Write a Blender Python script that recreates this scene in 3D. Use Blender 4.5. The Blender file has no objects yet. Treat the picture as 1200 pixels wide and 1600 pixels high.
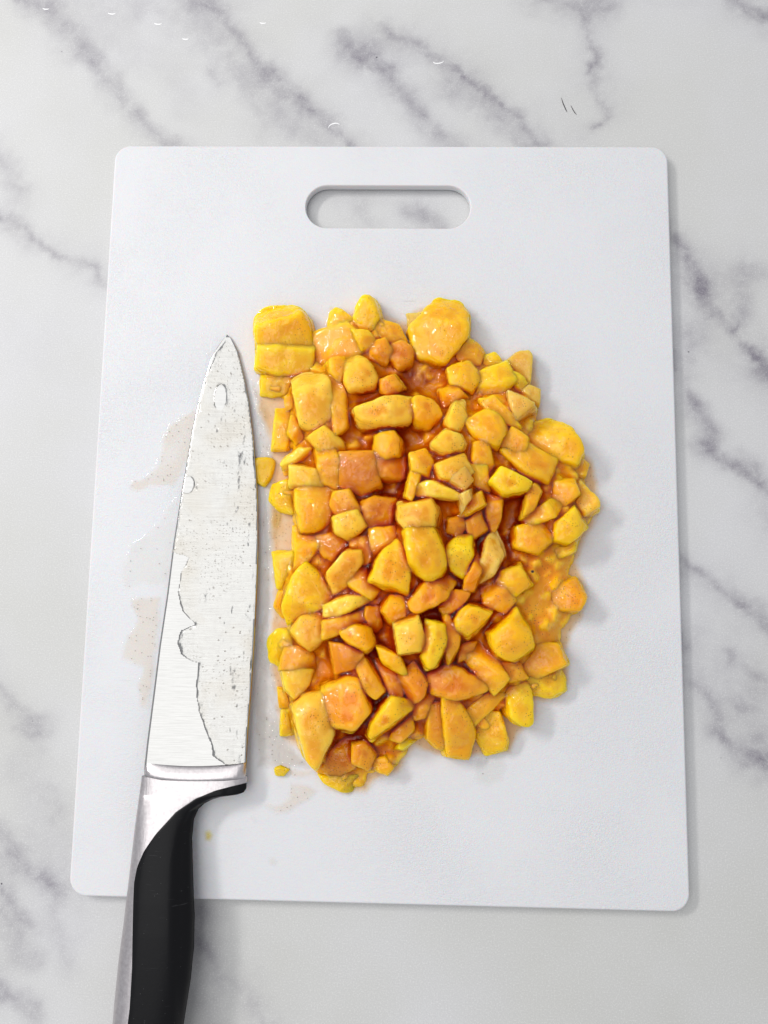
import bpy, bmesh, math, random
import numpy as np
from mathutils import Vector, Euler, Matrix
from mathutils.bvhtree import BVHTree

random.seed(7)
rng = np.random.default_rng(7)
scene = bpy.context.scene
MM = 0.001
ZB = 0.0048                        # top of the cutting board above the marble

# ------------------------------------------------------------------ camera
CAM_ROT = (0.11624413, 0.02202239, 0.01641413)
CAM_LOC = (0.00829066, -0.04215084, 0.32555956 + ZB)
FPX = 1155.0
cd = bpy.data.cameras.new('camera')
cam = bpy.data.objects.new('camera', cd)
scene.collection.objects.link(cam)
cam.location = CAM_LOC
cam.rotation_euler = CAM_ROT
cd.sensor_fit = 'VERTICAL'
cd.sensor_height = 36.0
cd.lens = 36.0 * FPX / 1600.0
cd.clip_start = 0.01
cd.clip_end = 50
scene.camera = cam

# ------------------------------------------------------------------ light
w = bpy.data.worlds.new('World')
scene.world = w
w.use_nodes = True
w.node_tree.nodes['Background'].inputs[0].default_value = (0.93, 0.95, 1.0, 1)
w.node_tree.nodes['Background'].inputs[1].default_value = 0.46


def area(name, loc, target, sx, sy, power, col):
    l = bpy.data.lights.new(name, 'AREA')
    l.shape = 'RECTANGLE'
    l.size = sx
    l.size_y = sy
    l.energy = power
    l.color = col
    o = bpy.data.objects.new(name, l)
    scene.collection.objects.link(o)
    o.location = loc
    d = Vector(target) - Vector(loc)
    o.rotation_euler = d.to_track_quat('-Z', 'Y').to_euler()
    return o


area('window_light', (-1.24, 0.66, 1.05), (0, 0.0, 0), 0.66, 0.14, 12.5, (1.0, 0.98, 0.95))
ceil = area('ceiling_light', (-0.44, 0.16, 0.95), (-0.44, 0.16, 0), 0.80, 1.60, 5.3, (1.0, 0.99, 0.97))
ceil.rotation_euler = (0.0, math.radians(-8), 0.0)        # leans a little toward the board

scene.view_settings.view_transform = 'Standard'
scene.view_settings.look = 'None'
scene.view_settings.exposure = 0.27
scene.view_settings.gamma = 1.0
scene.cycles.max_bounces = 24
scene.cycles.diffuse_bounces = 10
scene.cycles.transparent_max_bounces = 24

# ------------------------------------------------------------------ helpers
ROT = np.array(Euler(CAM_ROT, 'XYZ').to_matrix())
CL = np.array(CAM_LOC)


def P(px, py, z):
    """a point of the 1200 x 1600 photograph taken back to the plane at height z (metres)"""
    px = np.asarray(px, float)
    py = np.asarray(py, float)
    z = np.asarray(z, float)
    d = np.stack(np.broadcast_arrays((px - 600) / FPX, (800 - py) / FPX, -1.0), -1) @ ROT.T
    t = (z - CL[2]) / d[..., 2]
    return CL + d * t[..., None]


def PP(pts, z):
    a = np.asarray(pts, float)
    return P(a[:, 0], a[:, 1], z)


def mesh_obj(name, verts, faces, mat=None, parent=None, smooth=True):
    me = bpy.data.meshes.new(name)
    me.from_pydata([tuple(v) for v in verts], [], [tuple(int(i) for i in f) for f in faces])
    me.update()
    if smooth:
        me.polygons.foreach_set('use_smooth', [True] * len(me.polygons))
    o = bpy.data.objects.new(name, me)
    scene.collection.objects.link(o)
    if mat:
        me.materials.append(mat)
    if parent:
        o.parent = parent
    return o


def tag(o, label=None, cat=None, group=None, kind=None):
    if label: o['label'] = label
    if cat: o['category'] = cat
    if group: o['group'] = group
    if kind: o['kind'] = kind
    return o


def empty(name, loc):
    o = bpy.data.objects.new(name, None)
    scene.collection.objects.link(o)
    o.location = loc
    o.empty_display_size = 0.01
    return o


def vnoise(x, y, seed=0, octaves=4, gain=0.5):
    """smooth value noise in about -1..1"""
    out = np.zeros(np.broadcast(x, y).shape)
    amp, tot, f = 1.0, 0.0, 1.0
    for o in range(octaves):
        r = np.random.default_rng(seed * 31 + o)
        T = r.uniform(-1, 1, (256, 256))
        X, Y = x * f + 11.3 * o, y * f + 5.7 * o
        xi, yi = np.floor(X).astype(int), np.floor(Y).astype(int)
        fx, fy = X - xi, Y - yi
        fx = fx * fx * fx * (fx * (fx * 6 - 15) + 10)
        fy = fy * fy * fy * (fy * (fy * 6 - 15) + 10)
        a = T[xi % 256, yi % 256]; b = T[(xi + 1) % 256, yi % 256]
        c = T[xi % 256, (yi + 1) % 256]; d = T[(xi + 1) % 256, (yi + 1) % 256]
        out += amp * ((a * (1 - fx) + b * fx) * (1 - fy) + (c * (1 - fx) + d * fx) * fy)
        tot += amp
        amp *= gain
        f *= 2.03
    return out / tot


def seg_dist(x, y, pts):
    """distance from x,y to a polyline and the 0..1 position along it"""
    best = np.full(x.shape, 1e9)
    par = np.zeros(x.shape)
    n = len(pts) - 1
    for i in range(n):
        ax, ay = pts[i]; bx, by = pts[i + 1]
        dx, dy = bx - ax, by - ay
        L = dx * dx + dy * dy + 1e-18
        t = np.clip(((x - ax) * dx + (y - ay) * dy) / L, 0, 1)
        d = np.hypot(x - ax - t * dx, y - ay - t * dy)
        m = d < best
        best[m] = d[m]
        par[m] = (i + t[m]) / n
    return best, par


def inside(x, y, poly):
    c = np.zeros(x.shape, bool)
    n = len(poly)
    for i in range(n):
        x0, y0 = poly[i]; x1, y1 = poly[(i + 1) % n]
        k = ((y0 > y) != (y1 > y)) & (x < (x1 - x0) * (y - y0) / (y1 - y0 + 1e-15) + x0)
        c ^= k
    return c


def sdist(x, y, poly):
    """signed distance, positive inside"""
    cl = [tuple(p[:2]) for p in poly] + [tuple(poly[0][:2])]
    d, _ = seg_dist(x, y, cl)
    return np.where(inside(x, y, poly), d, -d)


def blur(a, s):
    n = int(3 * s) + 1
    k = np.exp(-0.5 * (np.arange(-n, n + 1) / s) ** 2)
    k /= k.sum()
    a = np.apply_along_axis(lambda v: np.convolve(np.pad(v, n, 'edge'), k, 'valid'), 0, a)
    return np.apply_along_axis(lambda v: np.convolve(np.pad(v, n, 'edge'), k, 'valid'), 1, a)


# ------------------------------------------------------------------ materials
class NT:
    def __init__(s, name):
        s.m = bpy.data.materials.new(name)
        s.m.use_nodes = True
        s.t = s.m.node_tree
        s.b = s.t.nodes['Principled BSDF']
        s.out = s.t.nodes['Material Output']

    def n(s, typ, **kw):
        nd = s.t.nodes.new('ShaderNode' + typ)
        for k, v in kw.items():
            if isinstance(k, str) and hasattr(nd, k):
                setattr(nd, k, v)
        return nd

    def l(s, a, b):
        s.t.links.new(a, b)

    def noise(s, scale, detail=3, rough=0.5, vec=None, dist=0.0):
        nd = s.n('TexNoise')
        nd.inputs['Scale'].default_value = scale
        nd.inputs['Detail'].default_value = detail
        nd.inputs['Roughness'].default_value = rough
        nd.inputs['Distortion'].default_value = dist
        s.l(vec if vec is not None else s.coord(), nd.inputs['Vector'])
        return nd.outputs['Fac']

    def coord(s):
        if not hasattr(s, 'tc'):
            s.tc = s.n('NewGeometry')
        return s.tc.outputs['Position']

    def scaled(s, v):
        mp = s.n('Mapping')
        mp.inputs['Scale'].default_value = v
        s.l(s.coord(), mp.inputs['Vector'])
        return mp.outputs['Vector']

    def ramp(s, fac, stops):
        r = s.n('ValToRGB')
        e = r.color_ramp.elements
        while len(e) > 1:
            e.remove(e[-1])
        e[0].position = stops[0][0]
        c = stops[0][1]
        e[0].color = (*c, 1) if isinstance(c, tuple) else (c, c, c, 1)
        for p_, c in stops[1:]:
            q = e.new(p_)
            q.color = (*c, 1) if isinstance(c, tuple) else (c, c, c, 1)
        s.l(fac, r.inputs[0])
        return r.outputs[0]

    def math(s, op, a, b=None, clamp=False):
        m = s.n('Math')
        m.operation = op
        m.use_clamp = clamp
        for i, v in enumerate((a, b)):
            if v is None: continue
            if isinstance(v, (int, float)): m.inputs[i].default_value = v
            else: s.l(v, m.inputs[i])
        return m.outputs[0]

    def mix(s, fac, a, b, mode='MIX'):
        m = s.n('Mix')
        m.data_type = 'RGBA'
        m.blend_type = mode
        for k, v in ((0, fac), (6, a), (7, b)):
            if isinstance(v, (int, float)): m.inputs[k].default_value = v
            elif isinstance(v, tuple): m.inputs[k].default_value = (*v, 1)
            else: s.l(v, m.inputs[k])
        return m.outputs[2]

    def bump(s, h, strength=0.3, dist=0.001, normal=None):
        b = s.n('Bump')
        b.inputs['Strength'].default_value = strength
        b.inputs['Distance'].default_value = dist
        s.l(h, b.inputs['Height'])
        if normal is not None:
            s.l(normal, b.inputs['Normal'])
        return b.outputs[0]

    def schlick(s, normal, f0=0.022):
        """front-and-back Fresnel of a thin wet skin (no inner total reflection)"""
        g = s.n('NewGeometry')
        d = s.n('VectorMath'); d.operation = 'DOT_PRODUCT'
        s.l(g.outputs['Incoming'], d.inputs[0]); s.l(normal, d.inputs[1])
        c = s.math('ABSOLUTE', d.outputs['Value'])
        p5 = s.math('POWER', s.math('SUBTRACT', 1.0, c, clamp=True), 5.0)
        return s.math('ADD', s.math('MULTIPLY', p5, 1 - f0), f0)

    def specks(s, scale, size, keep, vec=None, flat=False):
        """tiny round dots, only in the part of the cells that keep lets through"""
        v = s.n('TexVoronoi')
        if flat: v.voronoi_dimensions = '2D'
        v.inputs['Scale'].default_value = scale
        s.l(vec if vec is not None else s.coord(), v.inputs['Vector'])
        near = s.math('LESS_THAN', v.outputs['Distance'], size)
        sep = s.n('SeparateColor')
        s.l(v.outputs['Color'], sep.inputs[0])
        pick = s.math('LESS_THAN', sep.outputs[0], keep)
        return s.math('MULTIPLY', near, pick)


def set_in(b, **kw):
    for k, v in kw.items():
        b.inputs[k.replace('_', ' ')].default_value = v


def fruit_mat(name, c1, c2, c3, trans=0.0, sss=0.0070, speck=0.30, attr=None, see=0.0):
    """wet cooked fruit: c1 flesh, c2 syrupy patches, c3 paler fibres"""
    N = NT(name)
    big = N.noise(95, 3, 0.55)
    info = N.n('ObjectInfo')
    col = N.mix(N.ramp(big, [(0.36, 0.0), (0.66, 0.5)]), c1, c2)
    fib = N.noise(300, 2, 0.5, dist=0.8)
    col = N.mix(N.ramp(fib, [(0.50, 0.0), (0.80, 0.20)]), col, c3)
    hs = N.n('HueSaturation')
    mr = N.n('MapRange')
    N.l(info.outputs['Random'], mr.inputs[0])
    mr.inputs[3].default_value = 0.86
    mr.inputs[4].default_value = 1.10
    N.l(mr.outputs[0], hs.inputs['Value'])
    mr2 = N.n('MapRange')
    N.l(N.math('FRACT', N.math('MULTIPLY', info.outputs['Random'], 7.3)), mr2.inputs[0])
    mr2.inputs[3].default_value = 0.492
    mr2.inputs[4].default_value = 0.503
    N.l(mr2.outputs[0], hs.inputs['Hue'])
    N.l(col, hs.inputs['Color'])
    col = hs.outputs[0]
    tn = N.n('Attribute'); tn.attribute_name = 'tone'
    if not attr:
        col = N.mix(N.ramp(tn.outputs['Fac'], [(0.05, 0.18), (0.55, 0.0)]), col, tuple(q_ * f_ for q_, f_ in zip(c2, (0.95, 0.86, 0.8))))
        col = N.mix(N.ramp(tn.outputs['Fac'], [(0.45, 0.0), (1.0, 0.30)]), col, c3)
        ct = N.n('Attribute'); ct.attribute_name = 'coat'
        col = N.mix(N.math('MULTIPLY', ct.outputs['Fac'], 0.88), col, (0.86, 0.29, 0.002))  # amber of syrup plus the tone of shaded flanks, mixed into the colour
    if attr:
        col = N.mix(N.ramp(tn.outputs['Fac'], [(0.15, 0.75), (0.45, 0.0)]), col, (0.88, 0.34, 0.006))
        col = N.mix(N.ramp(tn.outputs['Fac'], [(0.55, 0.0), (0.90, 0.8)]), col, (0.97, 0.60, 0.03))
        a = N.n('Attribute')
        a.attribute_name = attr
        col = N.mix(a.outputs['Fac'], col, (0.50, 0.18, 0.003))  # syrup-dark cores, with crevice shade painted into the colour
    sp = N.math('MAXIMUM', N.math('MULTIPLY', N.specks(1050, 0.21, speck * 2.0), N.ramp(N.noise(110, 2), [(0.47, 0.0), (0.58, 1.0)])), N.specks(700, 0.13, 0.07))
    col = N.mix(N.math('MULTIPLY', sp, 0.85), col, (0.13, 0.045, 0.01))
    N.l(col, N.b.inputs['Base Color'])
    set_in(N.b, Roughness=0.30, IOR=1.38, Specular_IOR_Level=0.0, Subsurface_Weight=1.0, Subsurface_Scale=sss,
           Transmission_Weight=trans, Coat_Weight=1.0, Coat_Roughness=0.05, Coat_IOR=1.46)
    N.b.inputs['Subsurface Radius'].default_value = (0.95, 0.95, 0.25)
    h = N.math('ADD', N.noise(260, 4, 0.55, dist=1.2), N.math('MULTIPLY', N.noise(900, 2, 0.5, dist=0.8), 0.22))
    bm_ = N.bump(h, 0.20, 0.0010)
    N.l(bm_, N.b.inputs['Normal'])
    h2 = N.noise(190, 1, 0.4, dist=1.8)
    N.l(N.bump(h2, 0.6, 0.0019), N.b.inputs['Coat Normal'])
    if see:
        # cooked flesh is clear enough to show what lies under it
        tb = N.n('BsdfTransparent')
        N.l(N.mix(0.7, col, (1.0, 0.80, 0.30)), tb.inputs[0])
        mxs = N.n('MixShader')
        mxs.inputs[0].default_value = see
        N.l(N.b.outputs[0], mxs.inputs[1]); N.l(tb.outputs[0], mxs.inputs[2])
        N.l(mxs.outputs[0], N.out.inputs[0])
    return N.m


FM = {
    'Y': fruit_mat('golden_yellow_flesh', (0.97, 0.46, 0.003), (0.93, 0.37, 0.002), (0.97, 0.61, 0.03)),
    'B': fruit_mat('bright_yellow_flesh', (0.99, 0.545, 0.003), (0.97, 0.47, 0.002), (0.98, 0.66, 0.03)),
    'O': fruit_mat('orange_flesh', (0.92, 0.41, 0.004), (0.86, 0.33, 0.003), (0.95, 0.54, 0.02)),
    'A': fruit_mat('amber_flesh', (0.78, 0.30, 0.004), (0.70, 0.24, 0.003), (0.88, 0.46, 0.02)),
    'P': fruit_mat('pale_peach_flesh', (0.98, 0.54, 0.035), (0.96, 0.46, 0.010), (0.98, 0.66, 0.12)),
    'L': fruit_mat('lemon_flesh', (0.94, 0.53, 0.004), (0.91, 0.46, 0.002), (0.95, 0.63, 0.03)),
    'T': fruit_mat('tan_translucent_flesh', (0.90, 0.54, 0.09), (0.86, 0.43, 0.035), (0.94, 0.68, 0.24), see=0.15),
}
syrup_m = fruit_mat('fruit_pulp_in_syrup', (0.94, 0.50, 0.007), (0.90, 0.42, 0.005), (0.95, 0.58, 0.03),
                    sss=0.004, attr='soak_shade', trans=0.0, see=0.0)


def film_mat(name, tint, rough=0.06, speck=0.25, bump=0.5, spec_dark=0.8, body=(0.8, 0.6, 0.4), body_fac=0.0, scale=500, h_scale=180):
    """a thin layer of juice: clear, tinted, with a wet skin"""
    N = NT(name)
    tr = N.n('BsdfTransparent')
    sp = N.specks(700, 0.14, speck, flat=True)
    a = N.n('Attribute')
    a.attribute_name = 'depth'
    t2 = N.mix(a.outputs['Fac'], (1.0, 1.0, 1.0), tint)
    t3 = N.mix(N.math('MULTIPLY', N.math('MULTIPLY', sp, a.outputs['Fac']), spec_dark), t2, (0.16, 0.11, 0.08))
    N.l(t3, tr.inputs[0])
    df = N.n('BsdfDiffuse')
    df.inputs[0].default_value = (*body, 1)
    m0 = N.n('MixShader')
    N.l(N.math('MULTIPLY', a.outputs['Fac'], body_fac), m0.inputs[0])
    N.l(tr.outputs[0], m0.inputs[1]); N.l(df.outputs[0], m0.inputs[2])
    gl = N.n('BsdfGlossy')
    gl.inputs['Roughness'].default_value = rough
    h = N.math('ADD', N.noise(h_scale, 3, 0.5, dist=1.5), N.math('MULTIPLY', N.noise(scale, 2, 0.5), 0.3))
    nb = N.bump(h, bump, 0.0015)
    N.l(nb, gl.inputs['Normal'])
    mx = N.n('MixShader')
    N.l(N.schlick(nb), mx.inputs[0])
    N.l(m0.outputs[0], mx.inputs[1])
    N.l(gl.outputs[0], mx.inputs[2])
    N.l(mx.outputs[0], N.out.inputs[0])
    return N.m


film_peach = film_mat('peach_juice_film', (0.97, 0.80, 0.58), body=(0.92, 0.68, 0.42), body_fac=0.10, speck=0.22, bump=0.3, spec_dark=0.6)
film_tan = film_mat('tan_juice_film', (0.975, 0.94, 0.895), body=(0.85, 0.78, 0.70), body_fac=0.03, speck=0.16, bump=0.25)
film_clear = film_mat('clear_juice_film', (0.975, 0.97, 0.955), speck=0.04, bump=0.3)
film_scraped = film_mat('scraped_juice_film', (0.90, 0.885, 0.86), speck=0.08, bump=1.0, scale=900, h_scale=260)
film_yellow = film_mat('yellow_juice_film', (0.93, 0.84, 0.42), body=(0.9, 0.75, 0.3), body_fac=0.25, speck=0.1)

# marble worktop
N = NT('white_veined_marble')
a = N.n('Attribute'); a.attribute_name = 'vein'
b_ = N.n('Attribute'); b_.attribute_name = 'stain_falloff'
fine = N.noise(140, 6, 0.68, dist=0.5)
mid = N.noise(42, 5, 0.62, dist=0.4)
tex = N.math('ADD', N.math('MULTIPLY', fine, 1.1), N.math('MULTIPLY', mid, 1.1))
v = N.math('MULTIPLY', a.outputs['Fac'], N.math('SUBTRACT', N.math('MULTIPLY', tex, 1.7), 0.92))
v = N.math('MULTIPLY', v, 1.0, clamp=True)
base = N.mix(N.ramp(N.noise(9, 4, 0.6), [(0.38, 0.0), (0.62, 1.0)]), (0.560, 0.560, 0.548), (0.590, 0.590, 0.600))
base = N.mix(b_.outputs['Fac'], base, (0.505, 0.505, 0.475))  # warm patch tint that also carries the painted light falloff
col = N.mix(v, base, (0.205, 0.190, 0.225))
gr = N.noise(1600, 2, 0.7)
col = N.mix(N.ramp(gr, [(0.30, 0.22), (0.50, 0.0)]), col, (0.42, 0.42, 0.44))
col = N.mix(N.ramp(gr, [(0.52, 0.0), (0.72, 0.28)]), col, (0.92, 0.92, 0.92))
dk = N.specks(130, 0.05, 0.16)
col = N.mix(N.math('MULTIPLY', N.math('MULTIPLY', dk, N.math('MULTIPLY', a.outputs['Fac'], 2.2, clamp=True)), 0.9), col, (0.05, 0.045, 0.06))
N.l(col, N.b.inputs['Base Color'])
set_in(N.b, Roughness=0.55, Specular_IOR_Level=0.25)
N.l(N.bump(N.noise(1500, 2, 0.6), 0.10, 0.0004), N.b.inputs['Normal'])
marble_m = N.m

# board plastic
N = NT('white_pebbled_plastic')
geo = N.coord()
st = N.scaled((1.0, 2.2, 1.0))
mus = N.noise(900, 2, 0.45, vec=N.scaled((0.8, 1.5, 1.0)), dist=1.8)
sep = N.n('SeparateXYZ')
N.l(geo, sep.inputs[0])
scr = N.noise(1.0, 3, 0.5, vec=N.scaled((60, 1400, 1)))
scr = N.math('MULTIPLY', N.ramp(scr, [(0.70, 0.0), (0.78, 1.0)]), N.ramp(N.noise(30, 3), [(0.5, 0.0), (0.6, 1.0)]))
worn = N.ramp(N.noise(14, 3, 0.55), [(0.40, 0.35), (0.60, 1.0)])
col = N.mix(N.ramp(N.noise(18, 4, 0.6), [(0.35, 0.0), (0.65, 1.0)]), (0.672, 0.676, 0.696), (0.688, 0.691, 0.708))
col = N.mix(N.math('MULTIPLY', scr, 0.25), col, (0.55, 0.55, 0.57))
gr = N.noise(1600, 2, 0.7)
col = N.mix(N.ramp(gr, [(0.30, 0.06), (0.50, 0.0)]), col, (0.5, 0.5, 0.52))
N.l(col, N.b.inputs['Base Color'])
set_in(N.b, Roughness=0.46, Specular_IOR_Level=0.4, Subsurface_Weight=0.25, Subsurface_Scale=0.002)
h = N.math('ADD', N.math('MULTIPLY', mus, worn), N.math('MULTIPLY', scr, -0.6))
N.l(N.bump(h, 0.50, 0.0007), N.b.inputs['Normal'])
board_m = N.m

# knife
N = NT('brushed_blade_steel')
br = N.noise(1.0, 3, 0.6, vec=N.scaled((90, 2600, 90)))
N.l(N.ramp(br, [(0.3, (0.405, 0.403, 0.395)), (0.7, (0.475, 0.473, 0.465))]), N.b.inputs['Base Color'])
set_in(N.b, Metallic=1.0)
N.l(N.math('ADD', N.math('MULTIPLY', br, 0.06), 0.07), N.b.inputs['Roughness'])
N.l(N.bump(br, 0.04, 0.0002), N.b.inputs['Normal'])
blade_m = N.m
N = NT('satin_handle_steel')
br = N.noise(700, 4, 0.65)
scx = N.noise(1.0, 2, 0.5, vec=N.scaled((1500, 160, 500)))
N.l(N.ramp(br, [(0.3, (0.50, 0.465, 0.475)), (0.7, (0.63, 0.60, 0.605))]), N.b.inputs['Base Color'])
set_in(N.b, Metallic=1.0, Roughness=0.30)
N.l(N.math('ADD', N.math('MULTIPLY', scx, 0.2), 0.22), N.b.inputs['Roughness'])
N.l(N.bump(scx, 0.15, 0.0003), N.b.inputs['Normal'])
hsteel_m = N.m
N = NT('black_soft_grip')
sc1 = N.noise(1.0, 2, 0.5, vec=N.scaled((160, 2400, 160)), dist=0.4)
scm = N.math('MULTIPLY', N.ramp(sc1, [(0.68, 0.0), (0.73, 1.0)]), N.ramp(N.noise(90, 3), [(0.50, 0.0), (0.62, 1.0)]))
dust = N.specks(900, 0.12, 0.12)
col = N.mix(N.math('MULTIPLY', scm, 0.10), (0.004, 0.004, 0.005), (0.20, 0.20, 0.21))
col = N.mix(N.math('MULTIPLY', dust, 0.15), col, (0.4, 0.4, 0.4))
N.l(col, N.b.inputs['Base Color'])
set_in(N.b, Roughness=0.33, Specular_IOR_Level=0.16)
N.l(N.bump(N.noise(1400, 2, 0.5), 0.12, 0.0003), N.b.inputs['Normal'])
grip_m = N.m
N = NT('dark_hair'); set_in(N.b, Roughness=0.6); N.b.inputs['Base Color'].default_value = (0.03, 0.025, 0.03, 1); hair_m = N.m
N = NT('white_nick'); set_in(N.b, Roughness=0.4); N.b.inputs['Base Color'].default_value = (0.95, 0.95, 0.95, 1); nick_m = N.m
N = NT('dark_speck'); set_in(N.b, Roughness=0.5); N.b.inputs['Base Color'].default_value = (0.03, 0.012, 0.01, 1); speck_m = N.m

# ------------------------------------------------------------------ marble
VEINS = [  # pixel polyline, width px, strength, wobble
    ([(30, -20), (95, 35), (130, 75), (170, 120), (200, 170), (240, 205), (290, 245)], 15, .50),
    ([(60, 0), (200, 10), (330, 20)], 34, .22), ([(180, 60), (260, 110), (300, 170)], 26, .12),
    ([(290, -20), (340, 18), (370, 50), (400, 95), (430, 135), (470, 165), (510, 190), (550, 240)], 9, .62),
    ([(330, 60), (380, 120), (430, 180), (500, 225)], 22, .30),
    ([(325, 105), (345, 135)], 4, .40), ([(575, 90), (600, 112)], 11, .65),
    ([(540, 65), (580, 105), (620, 140), (650, 175), (690, 215), (740, 245)], 17, .50),
    ([(590, 45), (660, 75), (720, 115), (770, 150), (805, 180), (860, 240)], 7, .62),
    ([(700, 130), (780, 190), (830, 240)], 16, .34),
    ([(830, -15), (890, 14), (940, 5)], 17, .48), ([(912, 20), (922, 80), (930, 130), (948, 180), (928, 202)], 6, .50),
    ([(925, 95), (935, 115)], 9, .3),
    ([(1140, -15), (1170, 12), (1215, 34)], 10, .75),
    ([(-10, 225), (14, 262), (32, 300)], 14, .38), ([(0, 335), (40, 352), (75, 388), (108, 402), (140, 410), (170, 445)], 6, .50),
    ([(-10, 330), (50, 372)], 15, .22),
    ([(1040, 352), (1075, 392), (1095, 435), (1090, 452), (1102, 480), (1130, 512), (1150, 520), (1185, 545), (1210, 590)], 7, .60),
    ([(1070, 400), (1100, 460)], 17, .34), ([(1092, 440), (1098, 455)], 8, .6), ([(1140, 522), (1152, 512)], 6, .9),
    ([(1150, 430), (1170, 465), (1155, 505)], 13, .30), ([(1165, 420), (1195, 428)], 9, .35), ([(1190, 545), (1205, 585)], 10, .6),
    ([(1045, 545), (1058, 575)], 8, .75), ([(1080, 520), (1075, 590)], 10, .28),
    ([(1082, 620), (1108, 672), (1098, 694)], 12, .62), ([(1100, 700), (1150, 728), (1175, 745), (1210, 775)], 6, .52),
    ([(1140, 720), (1190, 745)], 12, .3), ([(1190, 800), (1210, 830)], 18, .2),
    ([(1052, 868), (1100, 905), (1150, 935), (1170, 958), (1215, 990)], 6, .56), ([(1150, 930), (1205, 975)], 12, .3),
    ([(1066, 1000), (1070, 1018)], 5, .8), ([(1080, 1062), (1108, 1078), (1112, 1110), (1130, 1145), (1150, 1168), (1195, 1196)], 7, .50),
    ([(1128, 1138), (1136, 1150)], 7, .6), ([(1180, 1182), (1194, 1192)], 7, .8),
    ([(1152, 1105), (1160, 1114)], 8, .5), ([(1140, 1030), (1175, 1068), (1215, 1100)], 7, .45), ([(1195, 1145), (1210, 1200)], 14, .3),
    ([(-10, 1055), (22, 1092), (50, 1130)], 7, .48), ([(38, 1135), (58, 1150)], 16, .42), ([(75, 1225), (92, 1260)], 11, .25),
    ([(-10, 1290), (30, 1350), (88, 1390)], 12, .40), ([(60, 1375), (88, 1392)], 7, .35),
    ([(-10, 1380), (15, 1415), (38, 1440)], 10, .62), ([(0, 1430), (30, 1480), (50, 1500)], 16, .34), ([(80, 1420), (110, 1500)], 20, .22),
    ([(-10, 1530), (20, 1560), (50, 1590)], 13, .52), ([(30, 1200), (120, 1400)], 34, .14),
    ([(312, 1425), (325, 1480), (350, 1515), (380, 1545), (420, 1610)], 8, .42), ([(300, 1430), (320, 1560), (320, 1620)], 22, .30),
    ([(560, 325), (580, 345)], 12, .22), ([(640, 330), (690, 352)], 14, .40), ([(660, 322), (668, 332)], 5, .3), ([(500, 300), (600, 320)], 14, .12),
    ([(960, 0), (1000, -20)], 20, .1), ([(0, 500), (60, 560)], 40, .06),
]
gx = np.arange(-0.30, 0.3101, 0.0014)
gy = np.arange(-0.36, 0.3201, 0.0014)
X, Y = np.meshgrid(gx, gy, indexing='ij')
wx = X + 0.0045 * vnoise(X / 0.011, Y / 0.011, 3, 4) + 0.0014 * vnoise(X / 0.003, Y / 0.003, 5, 2)
wy = Y + 0.0045 * vnoise(X / 0.011, Y / 0.011, 4, 4) + 0.0014 * vnoise(X / 0.003, Y / 0.003, 6, 2)
V = np.zeros(X.shape)
PXM = (CAM_LOC[2]) / FPX
for pts, wd, s in VEINS:
    wp = [(q[0], q[1]) for q in PP(pts, 0.0)]
    d, t = seg_dist(wx, wy, wp)
    ww = 1.3 * wd * PXM * (0.55 + 0.9 * (0.5 + 0.5 * vnoise(X / 0.02, Y / 0.02, 8, 2)))
    g = np.exp(-(d / ww) ** 1.6)
    if wd < 12:
        g = 0.50 * g + 0.50 * np.exp(-(d / (ww * 3.0)) ** 1.3) * 0.8
    V = 1 - (1 - V) * (1 - s * g)
    if 5 <= wd < 12 and len(pts) > 2:       # a thin, broken dark thread runs along one flank of the vein
        gate = np.clip(1.6 * vnoise(X / 0.012, Y / 0.012, 17, 2) + 0.1, 0, 1)
        V = 1 - (1 - V) * (1 - 0.55 * s * gate * np.exp(-((d - 0.2 * ww) / 0.0011) ** 2))
# faint veining that carries on past what is in view
ed = np.clip((np.abs(X - 0.01) - 0.19) / 0.03, 0, 1)
ed = np.maximum(ed, np.clip((np.abs(Y + 0.01) - 0.25) / 0.03, 0, 1))
rid = np.exp(-np.abs(vnoise((X + Y) / 0.07, (X - Y) / 0.22, 12, 4)) / 0.05)
V = np.maximum(V, ed * rid * 0.4)
V = V + 0.05 * np.clip(vnoise(X / 0.05, Y / 0.05, 9, 3), 0, 1)
ST = np.clip(0.5 + 0.9 * vnoise(X / 0.06, Y / 0.06, 15, 3), 0, 1) * np.clip((-Y + 0.02) / 0.2, 0.1, 1) * 0.8  # warm patches, with light falloff painted darker toward the bottom
nx, ny = X.shape
idx = np.arange(nx * ny).reshape(nx, ny)
verts = np.stack([X.ravel(), Y.ravel(), np.zeros(nx * ny)], 1)
faces = np.stack([idx[:-1, :-1], idx[1:, :-1], idx[1:, 1:], idx[:-1, 1:]], -1).reshape(-1, 4)


def fast_mesh(name, verts, faces, mat, parent=None, attrs=None):
    me = bpy.data.meshes.new(name)
    k = faces.shape[1]
    me.vertices.add(len(verts))
    me.vertices.foreach_set('co', np.asarray(verts, np.float32).ravel())
    me.loops.add(faces.size)
    me.loops.foreach_set('vertex_index', faces.astype(np.int32).ravel())
    me.polygons.add(len(faces))
    me.polygons.foreach_set('loop_start', np.arange(0, faces.size, k, dtype=np.int32))
    me.update(calc_edges=True)
    me.validate()
    me.polygons.foreach_set('use_smooth', np.ones(len(me.polygons), bool))
    for an, av in (attrs or {}).items():
        at = me.attributes.new(an, 'FLOAT', 'POINT')
        at.data.foreach_set('value', np.asarray(av, np.float32).ravel())
    me.materials.append(mat)
    o = bpy.data.objects.new(name, me)
    scene.collection.objects.link(o)
    if parent: o.parent = parent
    return o


m = fast_mesh('marble_worktop', verts, faces, marble_m, attrs={'vein': np.clip(V, 0, 1), 'stain_falloff': ST})
tag(m, kind='structure')


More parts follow.
